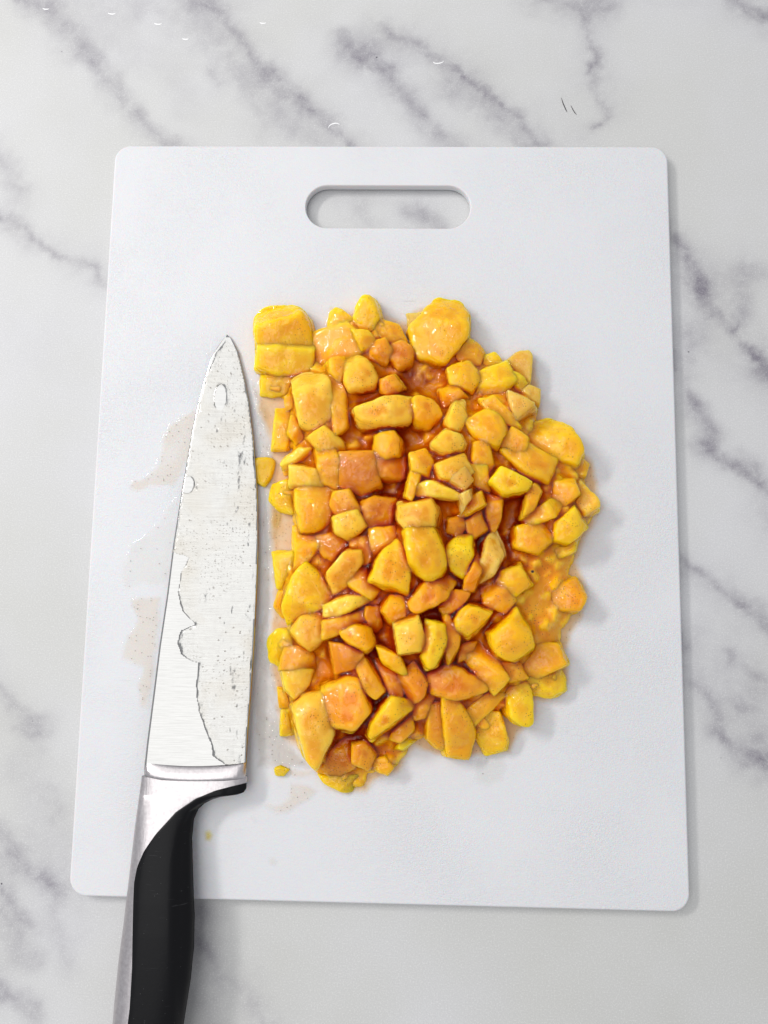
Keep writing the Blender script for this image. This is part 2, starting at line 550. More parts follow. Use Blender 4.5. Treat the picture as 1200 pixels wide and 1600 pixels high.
# ------------------------------------------------------------------ board
def rrect(cx, cy, hx, hy, r, inset, n=14):
    r = max(r - inset, 0.0004)
    hx -= inset; hy -= inset
    out = []
    for sx, sy, a0 in ((1, 1, 0), (-1, 1, 90), (-1, -1, 180), (1, -1, 270)):
        for k in range(n + 1):
            a_ = math.radians(a0 + 90 * k / n)
            out.append((cx + sx * (hx - r) + r * math.cos(a_), cy + sy * (hy - r) + r * math.sin(a_)))
    return out


HW, HH = 0.13, 0.16923
slot_c = P(606, 323, ZB)
slot_hx = float(P(734, 323, ZB)[0] - P(477, 323, ZB)[0]) / 2
slot_hy = float(P(600, 291, ZB)[1] - P(600, 357, ZB)[1]) / 2
bm = bmesh.new()


def rings(spec, maker):
    prev = None
    first = None
    for inset, z in spec:
        ring = [bm.verts.new((x, y, z)) for x, y in maker(inset)]
        if prev:
            k = len(ring)
            for i in range(k):
                bm.faces.new((prev[i], prev[(i + 1) % k], ring[(i + 1) % k], ring[i]))
        else:
            first = ring
        prev = ring
    return first, prev


fil = 0.0009
prof = [(0.0012, 0.0006), (0.0004, 0.0009), (0, 0.0016)] + [(fil * (1 - math.sin(t)), ZB - fil * (1 - math.cos(t)) * 1.0) for t in [math.radians(90 - 15 * k) for k in range(0, 7)]][::1]
prof = [(0.0012, 0.0006), (0.0003, 0.0010), (0, 0.0018)]
for k in range(7):
    t = math.radians(15 * k)
    prof.append((fil * (1 - math.cos(t)), ZB - fil + fil * math.sin(t)))
prof.append((fil + 0.0006, ZB))
o_bot, o_top = rings(prof, lambda i: rrect(0, 0, HW, HH, 0.0075, i))
s_bot, s_top = rings([(-i * 0.6, z) for i, z in prof], lambda i: rrect(slot_c[0], slot_c[1], slot_hx, slot_hy, slot_hy - 0.0001, i))
for rA, rB in ((o_top, s_top), (o_bot, s_bot)):
    es = []
    for rr in (rA, rB):
        for i in range(len(rr)):
            e = bm.edges.get((rr[i], rr[(i + 1) % len(rr)]))
            es.append(e)
    bmesh.ops.triangle_fill(bm, use_beauty=True, use_dissolve=False, edges=es)
bmesh.ops.recalc_face_normals(bm, faces=bm.faces)
me = bpy.data.meshes.new('cutting_board')
for f in bm.faces:
    f.smooth = abs(f.normal.z) < 0.9999
bm.to_mesh(me)
bm.free()
me.materials.append(board_m)
bo = bpy.data.objects.new('cutting_board', me)
scene.collection.objects.link(bo)
tag(bo, 'white plastic cutting board with rounded corners and a long hand slot, on marble', 'cutting board')


# ------------------------------------------------------------------ knife
def interp(tab, y):
    t = np.array(sorted(tab, key=lambda q: q[1]), float)
    return np.interp(y, t[:, 1], t[:, 0])


TIP_Y, HEEL_Y = 523.0, 1200.0


def kz(py):
    """height of the knife's middle plane above the marble"""
    return ZB + 0.0011 + 0.0049 * (np.asarray(py, float) - TIP_Y) / (HEEL_Y - TIP_Y)


spine = [(355, 523), (347, 533), (338, 546), (330, 562), (318, 600), (308, 640), (300, 680), (290, 740), (283, 780), (272, 850), (262, 930),
         (250, 1010), (240, 1090), (231, 1160), (227, 1198)]
edge = [(355, 523), (361, 529), (366, 538), (372, 550), (382, 590), (390, 630), (396, 680), (401, 740), (403.5, 790), (404, 850), (402, 920),
        (398, 1000), (393, 1080), (388, 1140), (385, 1200)]
knife_loc = P(310, 1200, ZB)
knife = empty('chef_knife', (float(knife_loc[0]), float(knife_loc[1]), 0.0))
tag(knife, "chef's knife with wet steel blade and black and steel handle, lying left of the fruit", 'knife')
KO = np.array(knife.location)
ys = np.concatenate([TIP_Y + (HEEL_Y - TIP_Y) * (np.linspace(0, 1, 120) ** 1.7)])
us = [0, 0.02, 0.06, 0.2, 0.4, 0.6, 0.8, 0.93, 0.955, 0.985, 1.0]
V_, F_ = [], []
nU = len(us)
for y in ys:
    xs, xe = interp(spine, y), interp(edge, y)
    wf = min(1.0, (y - TIP_Y) / 110.0)
    th = (0.00035 + 0.00105 * wf)
    for side in (1, -1):
        for u in us:
            px = xs + (xe - xs) * u
            prof_t = th * (1 - 0.72 * max(0, (u - 0.06)) / 0.89) if u < 0.955 else th * 0.28 * (1 - u) / 0.045
            if u == 0: prof_t = th * 0.78
            if u == 0.02: prof_t = th * 0.96
            q = P(px, y, kz(y))
            V_.append((q[0] - KO[0], q[1] - KO[1], q[2] + side * prof_t))
for i in range(len(ys) - 1):
    for s in range(2):
        for j in range(nU - 1):
            a0 = i * 2 * nU + s * nU + j
            b0 = a0 + 2 * nU
            F_.append((a0, a0 + 1, b0 + 1, b0) if s else (a0, b0, b0 + 1, a0 + 1))
    a0 = i * 2 * nU; b0 = a0 + 2 * nU
    F_.append((a0, a0 + nU, b0 + nU, b0))
    F_.append((a0 + nU - 1, b0 + nU - 1, b0 + 2 * nU - 1, a0 + 2 * nU - 1))
blade = mesh_obj('blade', V_, F_, blade_m, knife)
bmx = bmesh.new(); bmx.from_mesh(blade.data)
bmesh.ops.remove_doubles(bmx, verts=bmx.verts, dist=1e-6)
bmesh.ops.recalc_face_normals(bmx, faces=bmx.faces)
bmx.to_mesh(blade.data); bmx.free()

# handle: left edge, seam between steel and grip, right edge, crease in the grip
H_L = [(228, 1196), (222, 1212), (212, 1290), (203, 1370), (195, 1440), (187, 1500), (181, 1560), (177, 1610), (178, 1660), (190, 1700), (215, 1722)]
H_R = [(384, 1196), (386, 1212), (385, 1232), (381, 1238), (372, 1241), (350, 1243.5), (334, 1248), (320, 1255), (310, 1264), (303, 1280), (300, 1310), (302, 1380),
       (304, 1430), (303, 1480), (298, 1530), (290, 1580), (284, 1620), (280, 1660), (270, 1700), (250, 1722)]
H_S = [(384.5, 1222.5), (365, 1226), (340, 1232), (310, 1244), (280, 1264), (250, 1297), (232, 1323), (221, 1348), (216.5, 1372), (216, 1440), (216, 1500), (213, 1560), (207, 1610),
       (206, 1660), (212, 1700), (225, 1722)]
ysh = np.concatenate([np.arange(1212, 1290, 1.5), np.arange(1290, 1722, 5), [1722]])


def hz(px, y, L, Rr):
    """half thickness of the handle at a pixel column"""
    full = np.interp(y, [1196, 1225, 1300, 1400, 1600, 1690, 1722], [2.6, 3.4, 5.6, 7.4, 8.0, 7.0, 4.0]) * MM
    v_ = np.clip((px - L) / (Rr - L), 0, 1)
    d = 1 - abs(2 * v_ - 1) ** 2.6
    return full * (0.10 + 0.90 * max(d, 0) ** 0.5)


def loft(name, mat, xa, xb, nseg, extra):
    Vh, Fh = [], []
    rows = 0
    for y in ysh:
        L, Rr = interp(H_L, y), interp(H_R, y)
        x0, x1 = xa(y), xb(y)
        if x1 - x0 < 0.4:
            x1 = x0 + 0.4
        zc = kz(min(y, 1450))
        for side in (1, -1):
            for j in range(nseg + 1):
                s_ = 0.5 - 0.5 * math.cos(math.pi * j / nseg)
                x = x0 + (x1 - x0) * s_
                t = hz(x, y, L, Rr) + extra(x, y, s_, L, Rr)
                q = P(x, y, zc + 0.0)
                Vh.append((q[0] - KO[0], q[1] - KO[1], q[2] + side * t))
        rows += 1
    K = nseg + 1
    for i in range(rows - 1):
        for j in range(nseg):
            a0 = i * 2 * K + j; b0 = a0 + 2 * K
            Fh.append((a0, b0, b0 + 1, a0 + 1))
            Fh.append((a0 + K, a0 + K + 1, b0 + K + 1, b0 + K))
        for j, fl in ((0, 0), (nseg, 1)):
            a0 = i * 2 * K + j; b0 = a0 + 2 * K
            Fh.append((a0, a0 + K, b0 + K, b0) if not fl else (a0, b0, b0 + K, a0 + K))
    for i in (0, rows - 1):
        a0 = i * 2 * K
        ring = [a0 + j for j in range(K)] + [a0 + K + j for j in range(nseg, -1, -1)]
        Fh.append(ring if i else ring[::-1])
    return mesh_obj(name, Vh, Fh, mat, knife)


seam = lambda y: min(interp(H_S, y), interp(H_R, y)) if y > 1222.5 else interp(H_R, y)
loft('steel_handle', hsteel_m, lambda y: interp(H_L, y), lambda y: seam(y) + 0.0, 16, lambda x, y, s, L, Rr: 0.0)


def grip_extra(x, y, s, L, Rr):
    crease = 278 if y > 1330 else np.interp(y, [1238, 1250, 1265, 1290, 1330], [350, 318, 296, 284, 278])
    e = 0.00022 * min(1, s * 12 + 0.0)
    if x > crease:
        e -= 0.0011 * min(1.0, (x - crease) / 7.0) * (1 if y > 1255 else 0.3)
    return e


ysh_all = ysh
ysh = ysh_all[ysh_all > 1223]
loft('handle_grip', grip_m, seam, lambda y: interp(H_R, y), 26, grip_extra)
ysh = ysh_all

# bolster: a rounded collar across the heel of the blade
Vb, Fb = [], []
nc = 26
prof_c = [(-9, 0.0011), (-7, 0.0016), (-4, 0.0021), (0, 0.0027), (4, 0.0033), (8, 0.0036), (12, 0.0034), (14, 0.0030)]
for j in range(nc + 1):
    u = j / nc
    xx = 227.0 + (384.5 - 227.0) * u
    yc = 1200 + 5.5 * math.sin(math.pi * min(1, u * 1.0)) ** 0.8 - 4 * (1 - u) ** 6
    dome = (0.35 + 0.65 * max(0.0, 1 - abs(2 * u - 1) ** 5) ** 0.5)
    pr = [(dy, t * dome) for dy, t in prof_c]
    for dy, t in pr:
        q = P(xx, yc + dy, kz(1200)); Vb.append((q[0] - KO[0], q[1] - KO[1], q[2] + t))
    for dy, t in pr[::-1]:
        q = P(xx, yc + dy, kz(1200)); Vb.append((q[0] - KO[0], q[1] - KO[1], q[2] - t))
K = 2 * len(prof_c)
for j in range(nc):
    for i in range(K):
        Fb.append((j * K + i, j * K + (i + 1) % K, (j + 1) * K + (i + 1) % K, (j + 1) * K + i))
Fb.append(list(range(K))[::-1]); Fb.append([nc * K + i for i in range(K)])
bol = mesh_obj('bolster', Vb, Fb, hsteel_m, knife)


# ------------------------------------------------------------------ fruit chunks
#   outline in photo pixels | level (mm above the pile's own height) | flesh | sharpness of facets | label
CH = []


def C(level, mat, sharp, label, *pts, tilt=None):
    CH.append((pts, level, mat, sharp, label, tilt))


C(2, 'B', 12, 'bright yellow boxy fruit chunk at the top left corner of the pile', (409, 500), (425, 487), (457, 487), (471, 497), (478, 522), (475, 545), (440, 545), (412, 535))
C(0, 'B', 10, 'bright yellow chunk directly below the boxy corner chunk, top left of the pile', (412, 538), (445, 534), (482, 545), (474, 575), (440, 580), (411, 572))
C(-1, 'Y', 9, 'flat yellow chunk at the left edge, second below the boxy corner chunk', (410, 574), (440, 578), (460, 590), (452, 612), (428, 618), (409, 615))
C(-1, 'B', 10, 'small yellow chunk with rounded top, left of the upright nub on the upper edge', (515, 490), (526, 481), (545, 492), (556, 502), (540, 524), (512, 520))
C(2, 'B', 9, 'yellow upright nub sticking out highest on the upper edge of the pile', (575, 463), (588, 470), (595, 495), (583, 520), (565, 518), (552, 497), (560, 473))
C(-1, 'Y', 8, 'broad golden chunk sunk in pulp below the small rounded-top chunk of the upper edge', (490, 528), (540, 517), (567, 545), (535, 570), (488, 566))
C(0, 'Y', 8, 'golden chunk leaning right of the upright nub on the upper edge', (592, 497), (622, 508), (636, 534), (603, 540), (585, 518))
C(1, 'Y', 9, 'little golden chunk tucked directly under the upright nub', (550, 518), (575, 520), (588, 537), (565, 549))
C(1, 'A', 7, 'small round amber chunk, left one of a pair below the upright nub', (582, 541), (602, 536), (611, 550), (601, 566), (582, 561))
C(2, 'A', 8, 'amber rounded chunk, right one of a pair below the upright nub', (612, 541), (635, 536), (648, 550), (643, 573), (622, 583), (607, 568))
C(1, 'O', 9, 'narrow orange chunk pressed behind the smooth egg-like peach chunk near the top', (514, 570), (538, 564), (548, 592), (532, 600), (517, 586))
C(3, 'P', 7, 'smooth egg-like peach chunk above the large pillow-shaped chunk', (542, 563), (560, 559), (577, 570), (590, 592), (582, 606), (550, 612), (538, 590))
C(5, 'P', 13, 'large pale peach rectangular block with rough flat top, upper left of the pile', (458, 597), (477, 586), (505, 587), (514, 600), (521, 655), (492, 673), (472, 667), tilt=(-0.12, 0.05))
C(2, 'O', 12, 'orange block standing against the right side of the large pale rectangular block', (512, 594), (538, 600), (543, 657), (522, 676), (515, 640))
C(2, 'O', 7, 'small glossy orange chunk on top of the large pillow-shaped chunk', (595, 596), (615, 590), (627, 604), (611, 618), (597, 611))
C(5, 'P', 10, 'large pillow-shaped orange chunk with a dished top, upper middle of the pile', (555, 642), (575, 620), (605, 621), (635, 611), (642, 624), (633, 675), (603, 672), (580, 678), (560, 659), tilt=(-0.05, 0.15))
C(3, 'O', 9, 'rounded cube-like orange chunk directly under the pillow-shaped chunk', (590, 682), (615, 677), (626, 692), (626, 714), (605, 721), (584, 710))
C(2, 'A', 14, 'square flat-topped amber chunk left of the sunken syrupy hollow', (537, 715), (581, 714), (589, 757), (565, 768), (538, 755), tilt=(0.05, 0.1))
C(0, 'A', 10, 'dark amber chunk with bubbles beside the square flat-topped amber chunk', (592, 722), (630, 720), (631, 748), (592, 750))
C(4, 'O', 6, 'bean-shaped speckled chunk right of the large pillow-shaped chunk', (645, 632), (660, 622), (677, 630), (687, 652), (668, 668), (648, 661))
C(2, 'P', 9, 'peach chunk with shiny folds below the large pale rectangular block', (486, 686), (510, 672), (532, 690), (536, 704), (514, 711), (496, 699))
C(-1, 'Y', 13, 'flat golden trapezoid chunk on the left edge level with the pillow-shaped chunk', (431, 641), (453, 641), (459, 672), (449, 700), (425, 700))
C(1, 'O', 9, 'orange chunk wedged between the left-edge trapezoid and the large pale block', (455, 648), (473, 655), (477, 682), (463, 697), (449, 676))
C(0, 'Y', 9, 'small golden chunk right below the flat yellow left edge chunk', (444, 622), (462, 614), (468, 635), (449, 642))
C(2, 'P', 8, 'pale peach ragged chunk on the left edge above the greenish fragment', (440, 720), (465, 700), (492, 701), (497, 720), (464, 729), (446, 744))
C(2, 'O', 9, 'upright orange chunk left of the square flat-topped amber chunk', (496, 707), (521, 704), (531, 725), (526, 757), (501, 747))
C(3, 'P', 12, 'flat pale peach chunk just above the long smooth yellow chunk at left', (458, 727), (497, 732), (502, 763), (458, 762), tilt=(0.02, 0.12))
C(3, 'Y', 7, 'long smooth golden chunk leaning downward in the left part of the pile', (462, 769), (490, 759), (520, 770), (516, 812), (500, 826), (472, 825), (466, 800))
C(-1, 'L', 8, 'lemon-yellow lobe poking out of the left edge beside the long smooth chunk', (426, 757), (457, 753), (459, 802), (435, 797), (421, 780))
C(1, 'Y', 11, 'tall smooth golden slab along the straight left edge above the kite-shaped chunk', (459, 826), (496, 829), (507, 860), (486, 880), (470, 900), (459, 905))
C(3, 'B', 12, 'large bright yellow wedge chunk with ridged face on the left edge, mid height', (456, 916), (480, 886), (502, 905), (522, 935), (495, 951), (455, 967), (448, 940), tilt=(-0.15, -0.1))
C(-1, 'L', 12, 'thin ragged lemon-coloured chunk jutting from the left edge above the bright wedge chunk', (425, 866), (458, 863), (462, 900), (450, 922), (432, 916), (429, 893))
C(-1, 'Y', 9, 'golden lobe on the left edge under the thin ragged lemon chunk', (436, 924), (454, 920), (456, 966), (440, 963), (428, 947))
C(2, 'O', 8, 'upper orange chunk of a stacked pair left of the syrupy hollow', (525, 772), (545, 769), (562, 798), (530, 806), (519, 790))
C(3, 'P', 11, 'lower faceted peach chunk of a stacked pair left of the syrupy hollow', (522, 811), (560, 799), (572, 822), (547, 843), (525, 831), tilt=(0.1, 0.12))
C(0, 'A', 8, 'deep amber chunk in the dip left of the narrow upright chunks', (501, 841), (535, 834), (547, 847), (526, 876), (506, 861))
C(1, 'A', 7, 'shiny crinkled amber chunk in the syrupy hollow at the middle', (565, 788), (590, 780), (616, 783), (622, 814), (587, 828), (569, 808))
C(1, 'O', 10, 'orange block below the shiny crinkled chunk in the hollow', (580, 830), (615, 826), (623, 842), (592, 866), (582, 852))
C(1, 'O', 9, 'narrow upright orange chunk left of the block below the hollow', (551, 841), (577, 841), (582, 872), (565, 881), (549, 858))
C(4, 'P', 11, 'slanted pale stick-shaped chunk with a wrinkled wet top', (514, 898), (545, 861), (560, 861), (563, 882), (542, 914), (524, 922))
C(2, 'O', 10, 'orange chunk half hidden under the big golden triangular chunk', (544, 908), (575, 882), (597, 917), (577, 934), (551, 918))
C(6, 'B', 11, 'big golden-yellow triangular chunk standing out at the middle of the pile', (575, 907), (590, 870), (618, 845), (638, 873), (634, 930), (605, 922), tilt=(-0.1, -0.15))
C(7, 'P', 11, 'pale yellow flat-topped block above the big smooth pillow at the centre', (625, 787), (675, 778), (685, 800), (681, 824), (640, 832), (624, 812), tilt=(0.05, 0.08))
C(7, 'B', 8, 'big smooth yellow pillow-like chunk just right of the centre of the pile', (631, 834), (652, 824), (683, 826), (694, 850), (700, 880), (693, 896), (665, 910), (639, 890))
C(4, 'O', 8, 'orange chunk with a bright gloss streak directly below the big smooth yellow pillow', (638, 936), (660, 912), (692, 899), (704, 915), (690, 938), (660, 953), (642, 949))
C(3, 'P', 9, 'small peach ridge chunk left of the gap under the big triangular chunk', (511, 943), (545, 929), (571, 931), (575, 942), (540, 961), (514, 961))
C(2, 'O', 10, 'orange plate-like chunk below the small peach ridge chunk', (514, 966), (565, 956), (572, 977), (540, 988), (514, 996))
C(4, 'Y', 8, 'rounded golden tongue-shaped chunk left of the sugar-cube chunk', (536, 988), (560, 976), (577, 982), (583, 1005), (570, 1018), (544, 1003))
C(4, 'P', 12, 'large smooth light orange shield-shaped chunk near the left edge below the bright wedge', (456, 986), (468, 966), (508, 957), (514, 992), (486, 1014), (467, 1001), tilt=(-0.05, 0.02))
C(-1, 'L', 10, 'lemon yellow crinkled chunk bulging from the left edge beside the shield-shaped chunk', (419, 1000), (432, 985), (458, 986), (464, 1012), (441, 1043), (421, 1030))
C(3, 'P', 11, 'pale peach squarish chunk between the shield-shaped and the large kite-shaped chunk', (439, 1046), (472, 1040), (491, 1045), (483, 1076), (462, 1096), (446, 1080))
C(1, 'O', 8, 'orange chunk squeezed under the shield-shaped chunk near the left edge', (449, 1011), (484, 1011), (489, 1041), (443, 1043))
C(6, 'P', 14, 'large kite-shaped chunk with long point hanging down at the lower left edge', (455, 1106), (475, 1086), (510, 1080), (522, 1135), (494, 1194), (472, 1172), tilt=(-0.12, 0.05))
C(-1, 'Y', 9, 'small golden flap on the left edge beside the top of the kite-shaped chunk', (434, 1076), (449, 1080), (455, 1108), (437, 1104))
C(-1, 'L', 9, 'small lemon flap at the left edge, lowest one beside the kite-shaped chunk', (439, 1111), (456, 1104), (461, 1146), (438, 1148))
C(4, 'O', 10, 'large chunky orange block right of the kite-shaped chunk', (508, 1077), (540, 1060), (563, 1065), (578, 1105), (551, 1136), (522, 1131))
C(2, 'A', 11, 'amber faceted chunk above the bubbles in the lower left part', (519, 1007), (542, 1011), (563, 1021), (553, 1038), (527, 1046))
C(1, 'A', 7, 'narrow dark amber chunk in the gap below the big triangular chunk', (571, 951), (590, 951), (594, 975), (581, 987), (568, 963))
C(3, 'O', 9, 'orange sliver chunk left of the chunk with the gloss streak', (609, 930), (631, 931), (633, 965), (615, 976), (596, 953))
C(7, 'P', 14, 'pale sugar-cube-like chunk standing beside the bright yellow rounded one', (617, 976), (652, 962), (666, 1002), (655, 1018), (624, 1021), tilt=(0.0, 0.02))
C(6, 'B', 9, 'brightest yellow chunk, right against the sugar-cube-like chunk', (664, 972), (697, 978), (700, 1002), (683, 1040), (667, 1043), (658, 1027))
C(3, 'Y', 8, 'golden rounded chunk under the left side of the sugar-cube-like chunk', (589, 998), (612, 991), (624, 1020), (648, 1030), (642, 1046), (622, 1050), (601, 1035))
C(3, 'A', 13, 'small tilted amber cube with a glossy glint below the sugar-cube-like chunk', (624, 1061), (650, 1036), (668, 1065), (665, 1081), (645, 1096))
C(2, 'O', 10, 'slanting orange bar chunk right of the large chunky orange block', (556, 1038), (571, 1029), (599, 1072), (586, 1084), (569, 1071))
C(1, 'A', 10, 'amber wedge chunk left of the small tilted amber cube', (589, 1035), (605, 1036), (626, 1060), (626, 1083), (606, 1083))
C(5, 'Y', 12, 'large golden wedge with pointed lower tip, low in the middle of the pile', (602, 1088), (643, 1097), (644, 1112), (606, 1141), (585, 1156), (575, 1146), (580, 1118), tilt=(-0.05, 0.2))
C(2, 'O', 9, 'orange lobe on the right flank of the golden wedge with the pointed tip', (612, 1136), (643, 1110), (647, 1142), (630, 1159), (606, 1153))
C(-1, 'A', 8, 'round amber translucent chunk at the lower left edge right of the hanging kite tip', (499, 1180), (520, 1142), (551, 1148), (552, 1190), (530, 1206), (502, 1198))
C(1, 'A', 8, 'small amber chunk with a bright glint on the lower edge', (554, 1163), (573, 1159), (584, 1180), (576, 1198), (554, 1186))
C(0, 'O', 7, 'rounded orange chunk on the lower edge left of the seed-like piece', (584, 1185), (605, 1179), (617, 1197), (605, 1212), (585, 1203))
C(1, 'L', 7, 'small seed-like pale chunk on the lower edge below the orange lobe', (619, 1161), (640, 1151), (646, 1160), (630, 1173), (617, 1171))
C(-2, 'L', 11, 'flat greenish-yellow chunk lying lowest of all at the bottom edge', (500, 1211), (570, 1211), (568, 1233), (536, 1238), (509, 1225))
C(2, 'Y', 11, 'golden glossy chunk at the bottom edge with curved wet streaks', (690, 1092), (710, 1094), (727, 1115), (736, 1138), (728, 1172), (700, 1168), (692, 1130))
C(1, 'O', 9, 'darker golden chunk leaning against the left side of the glossy streaked one', (664, 1101), (690, 1090), (700, 1125), (700, 1170), (682, 1168), (664, 1150))
C(-1, 'L', 9, 'lemon-yellow translucent chunk on the bottom edge between two golden ones', (741, 1141), (758, 1112), (781, 1114), (793, 1155), (791, 1170), (760, 1177))
C(1, 'B', 8, 'rounded bright yellow chunk on the lower right edge beside the white notch', (786, 1066), (812, 1061), (828, 1075), (830, 1125), (812, 1133), (791, 1116))
C(-1, 'L', 8, 'broad lemon-yellow chunk at the lower right corner of the pile', (820, 1062), (865, 1032), (883, 1063), (883, 1078), (862, 1091), (829, 1084))
C(0, 'Y', 8, 'golden chunk above the broad lemon corner chunk at lower right', (824, 1014), (865, 1012), (877, 1038), (850, 1051), (822, 1062), (809, 1036))
C(5, 'B', 15, 'sharp-edged yellow pyramid-like chunk standing alone in the lower right', (760, 988), (805, 951), (823, 980), (831, 1013), (805, 1031), (782, 1022), (764, 1002), tilt=(0.02, 0.25))
C(4, 'Y', 12, 'fan-shaped golden chunk with a gloss streak left of the pyramid-like chunk', (709, 972), (720, 955), (735, 947), (763, 957), (750, 978), (732, 993), (713, 986))
C(2, 'O', 10, 'orange chunk with square wet glints below the fan-shaped one', (721, 1030), (750, 1011), (777, 1040), (787, 1058), (765, 1079), (744, 1053))
C(2, 'O', 8, 'long low orange chunk above the big glossy chunk of the bottom edge', (674, 1053), (707, 1039), (746, 1060), (751, 1076), (712, 1089), (679, 1081))
C(1, 'Y', 9, 'narrow golden chunk slanting up toward the rounded bright yellow one at lower right', (731, 1106), (770, 1074), (782, 1090), (744, 1127))
C(3, 'O', 8, 'tall orange chunk right behind the brightest yellow chunk', (690, 964), (702, 962), (715, 985), (714, 1012), (700, 1036), (692, 1015))
C(0, 'A', 8, 'small dark amber chunk under the fan-shaped golden chunk', (716, 1006), (743, 1004), (739, 1022), (716, 1034))
C(2, 'B', 9, 'big bright yellow rounded chunk at the top right of the upper edge', (652, 513), (686, 478), (712, 481), (723, 497), (723, 527), (695, 559), (664, 551))
C(-3, 'T', 9, 'pale translucent scrap peeking out left of the big rounded top right chunk', (636, 490), (667, 488), (662, 506), (641, 516))
C(0, 'Y', 8, 'golden chunk just below right of the big rounded top right chunk', (709, 560), (732, 529), (746, 537), (758, 553), (750, 571), (724, 577))
C(-1, 'L', 9, 'light golden chunk on the upper right edge between the rounded one and the clear triangles', (756, 556), (772, 551), (788, 570), (775, 586), (754, 581))
C(1, 'Y', 7, 'lumpy golden chunk with tiny wet beads, upper right part', (704, 581), (732, 569), (749, 590), (736, 611), (709, 602))
C(1, 'B', 7, 'soft bright yellow chunk with melted edges, upper right part', (749, 586), (788, 571), (802, 600), (776, 622), (749, 612))
C(0, 'T', 12, 'clear pale triangular chunk sticking up at the upper right edge', (793, 565), (810, 550), (826, 549), (830, 560), (826, 602), (810, 592))
C(1, 'L', 9, 'olive-tinted chunk at the foot of the clear pale triangular chunk', (789, 578), (805, 581), (823, 600), (811, 613), (795, 602))
C(5, 'T', 14, 'pale dull triangular chip with crisp edges on the right shoulder of the pile', (793, 614), (835, 635), (805, 660), (796, 637), tilt=(0.1, 0.1))
C(1, 'T', 9, 'glassy tan chunk behind the pale triangular chip on the right edge', (810, 615), (825, 602), (843, 610), (841, 637), (826, 630))
C(3, 'Y', 11, 'golden slab with a pointed end pushed under the pale triangular chip', (754, 631), (777, 626), (809, 663), (806, 671), (790, 667), (762, 647))
C(4, 'Y', 8, 'smooth golden chunk with a broad gloss patch below the pointed slab', (731, 663), (762, 646), (786, 660), (791, 678), (775, 701), (749, 689))
C(3, 'P', 7, 'wrinkled oval chunk like a bean between the gloss patch chunk and the round pale one', (694, 658), (709, 630), (723, 630), (728, 657), (717, 679), (696, 672))
C(6, 'P', 8, 'round pale yellow chunk right of the rounded cube-like orange one', (678, 690), (697, 671), (718, 679), (726, 692), (721, 703), (690, 709), (676, 701))
C(5, 'P', 12, 'pale peach angular chunk with a sliced facet, above the white splinter', (676, 728), (722, 710), (736, 740), (712, 758), (682, 752))
C(6, 'T', 13, 'whitish sliced facet piece leaning on the pale peach angular chunk', (705, 744), (725, 729), (737, 750), (723, 768), (702, 754))
C(3, 'O', 11, 'dark orange chunk right of the round pale yellow chunk', (739, 696), (760, 689), (770, 725), (758, 741), (736, 722))
C(3, 'Y', 11, 'golden block right of the whitish sliced piece', (734, 728), (762, 729), (765, 768), (737, 758))
C(5, 'P', 9, 'pale lumpy ridge chunk above the pale flat-topped block', (648, 759), (675, 749), (693, 757), (716, 762), (717, 784), (683, 780), (655, 777))
C(4, 'Y', 8, 'knobbly yellow chunk left of the pale peach angular chunk', (642, 714), (665, 707), (676, 725), (668, 745), (646, 740))
C(4, 'Y', 9, 'tall yellow finger-like chunk on the right rim of the syrupy hollow', (634, 771), (642, 737), (660, 738), (655, 758), (645, 780))
C(7, 'T', 12, 'tiny white splinter-like chunk under the whitish sliced piece', (717, 774), (735, 765), (737, 778), (725, 794))
C(4, 'O', 8, 'orange chunk carrying the tiny white splinter', (716, 808), (729, 781), (750, 769), (758, 790), (732, 804))
C(1, 'A', 9, 'upright dark orange chunk left of the darkest gap', (758, 776), (783, 772), (781, 806), (770, 828), (758, 802))
C(6, 'L', 14, 'dull khaki-edged wedge chunk roofing over the darkest gap on the right', (763, 758), (782, 734), (829, 757), (823, 769), (785, 776), tilt=(0.0, 0.2))
C(3, 'O', 8, 'curved orange piece hanging right of the darkest gap', (821, 771), (835, 759), (844, 770), (833, 797), (819, 803))
C(2, 'Y', 7, 'long oval golden chunk with a gloss streak right of the darkest gap', (821, 806), (857, 784), (872, 790), (862, 809), (830, 819))
C(2, 'Y', 9, 'golden squarish chunk in the middle of the right lobe', (869, 757), (895, 754), (902, 772), (883, 788), (868, 780))
C(1, 'P', 9, 'pale peach chunk with a glossy face on the right-most edge of the pile', (894, 786), (907, 751), (933, 782), (936, 796), (910, 810))
C(4, 'B', 14, 'crisp yellow cut cube with one long glint near the right edge', (864, 821), (895, 794), (913, 825), (885, 847), (864, 843), tilt=(0.0, 0.12))
C(1, 'B', 7, 'large soft yellow lobe topping the right side of the pile', (824, 672), (862, 664), (887, 676), (902, 703), (891, 726), (862, 716), (831, 697))
C(-1, 'Y', 8, 'small golden knob on the right edge under the large soft yellow lobe', (893, 722), (907, 714), (921, 725), (914, 745), (890, 742))
C(3, 'O', 12, 'orange faceted chunk just left of the large soft yellow lobe', (779, 701), (800, 671), (823, 687), (821, 712), (800, 714))
C(2, 'Y', 9, 'broad golden sheet-like chunk sloping down from the large soft yellow lobe', (789, 712), (825, 699), (863, 720), (851, 752), (827, 747))
C(4, 'B', 10, 'bright yellow dished chunk right of the big smooth yellow pillow', (699, 853), (712, 843), (736, 839), (739, 866), (725, 898), (706, 887))
C(3, 'T', 9, 'upright tan tooth-shaped chunk with a dark top, right of the middle', (742, 892), (757, 850), (772, 833), (786, 870), (775, 892), (748, 907))
C(1, 'Y', 6, 'sunken golden chunk with bead-like glints right of the tooth-shaped chunk', (808, 827), (845, 821), (863, 840), (840, 862), (806, 852))
C(2, 'Y', 11, 'golden cube with white edge glint below the bead-like glints', (786, 893), (810, 886), (825, 912), (800, 931), (779, 914))
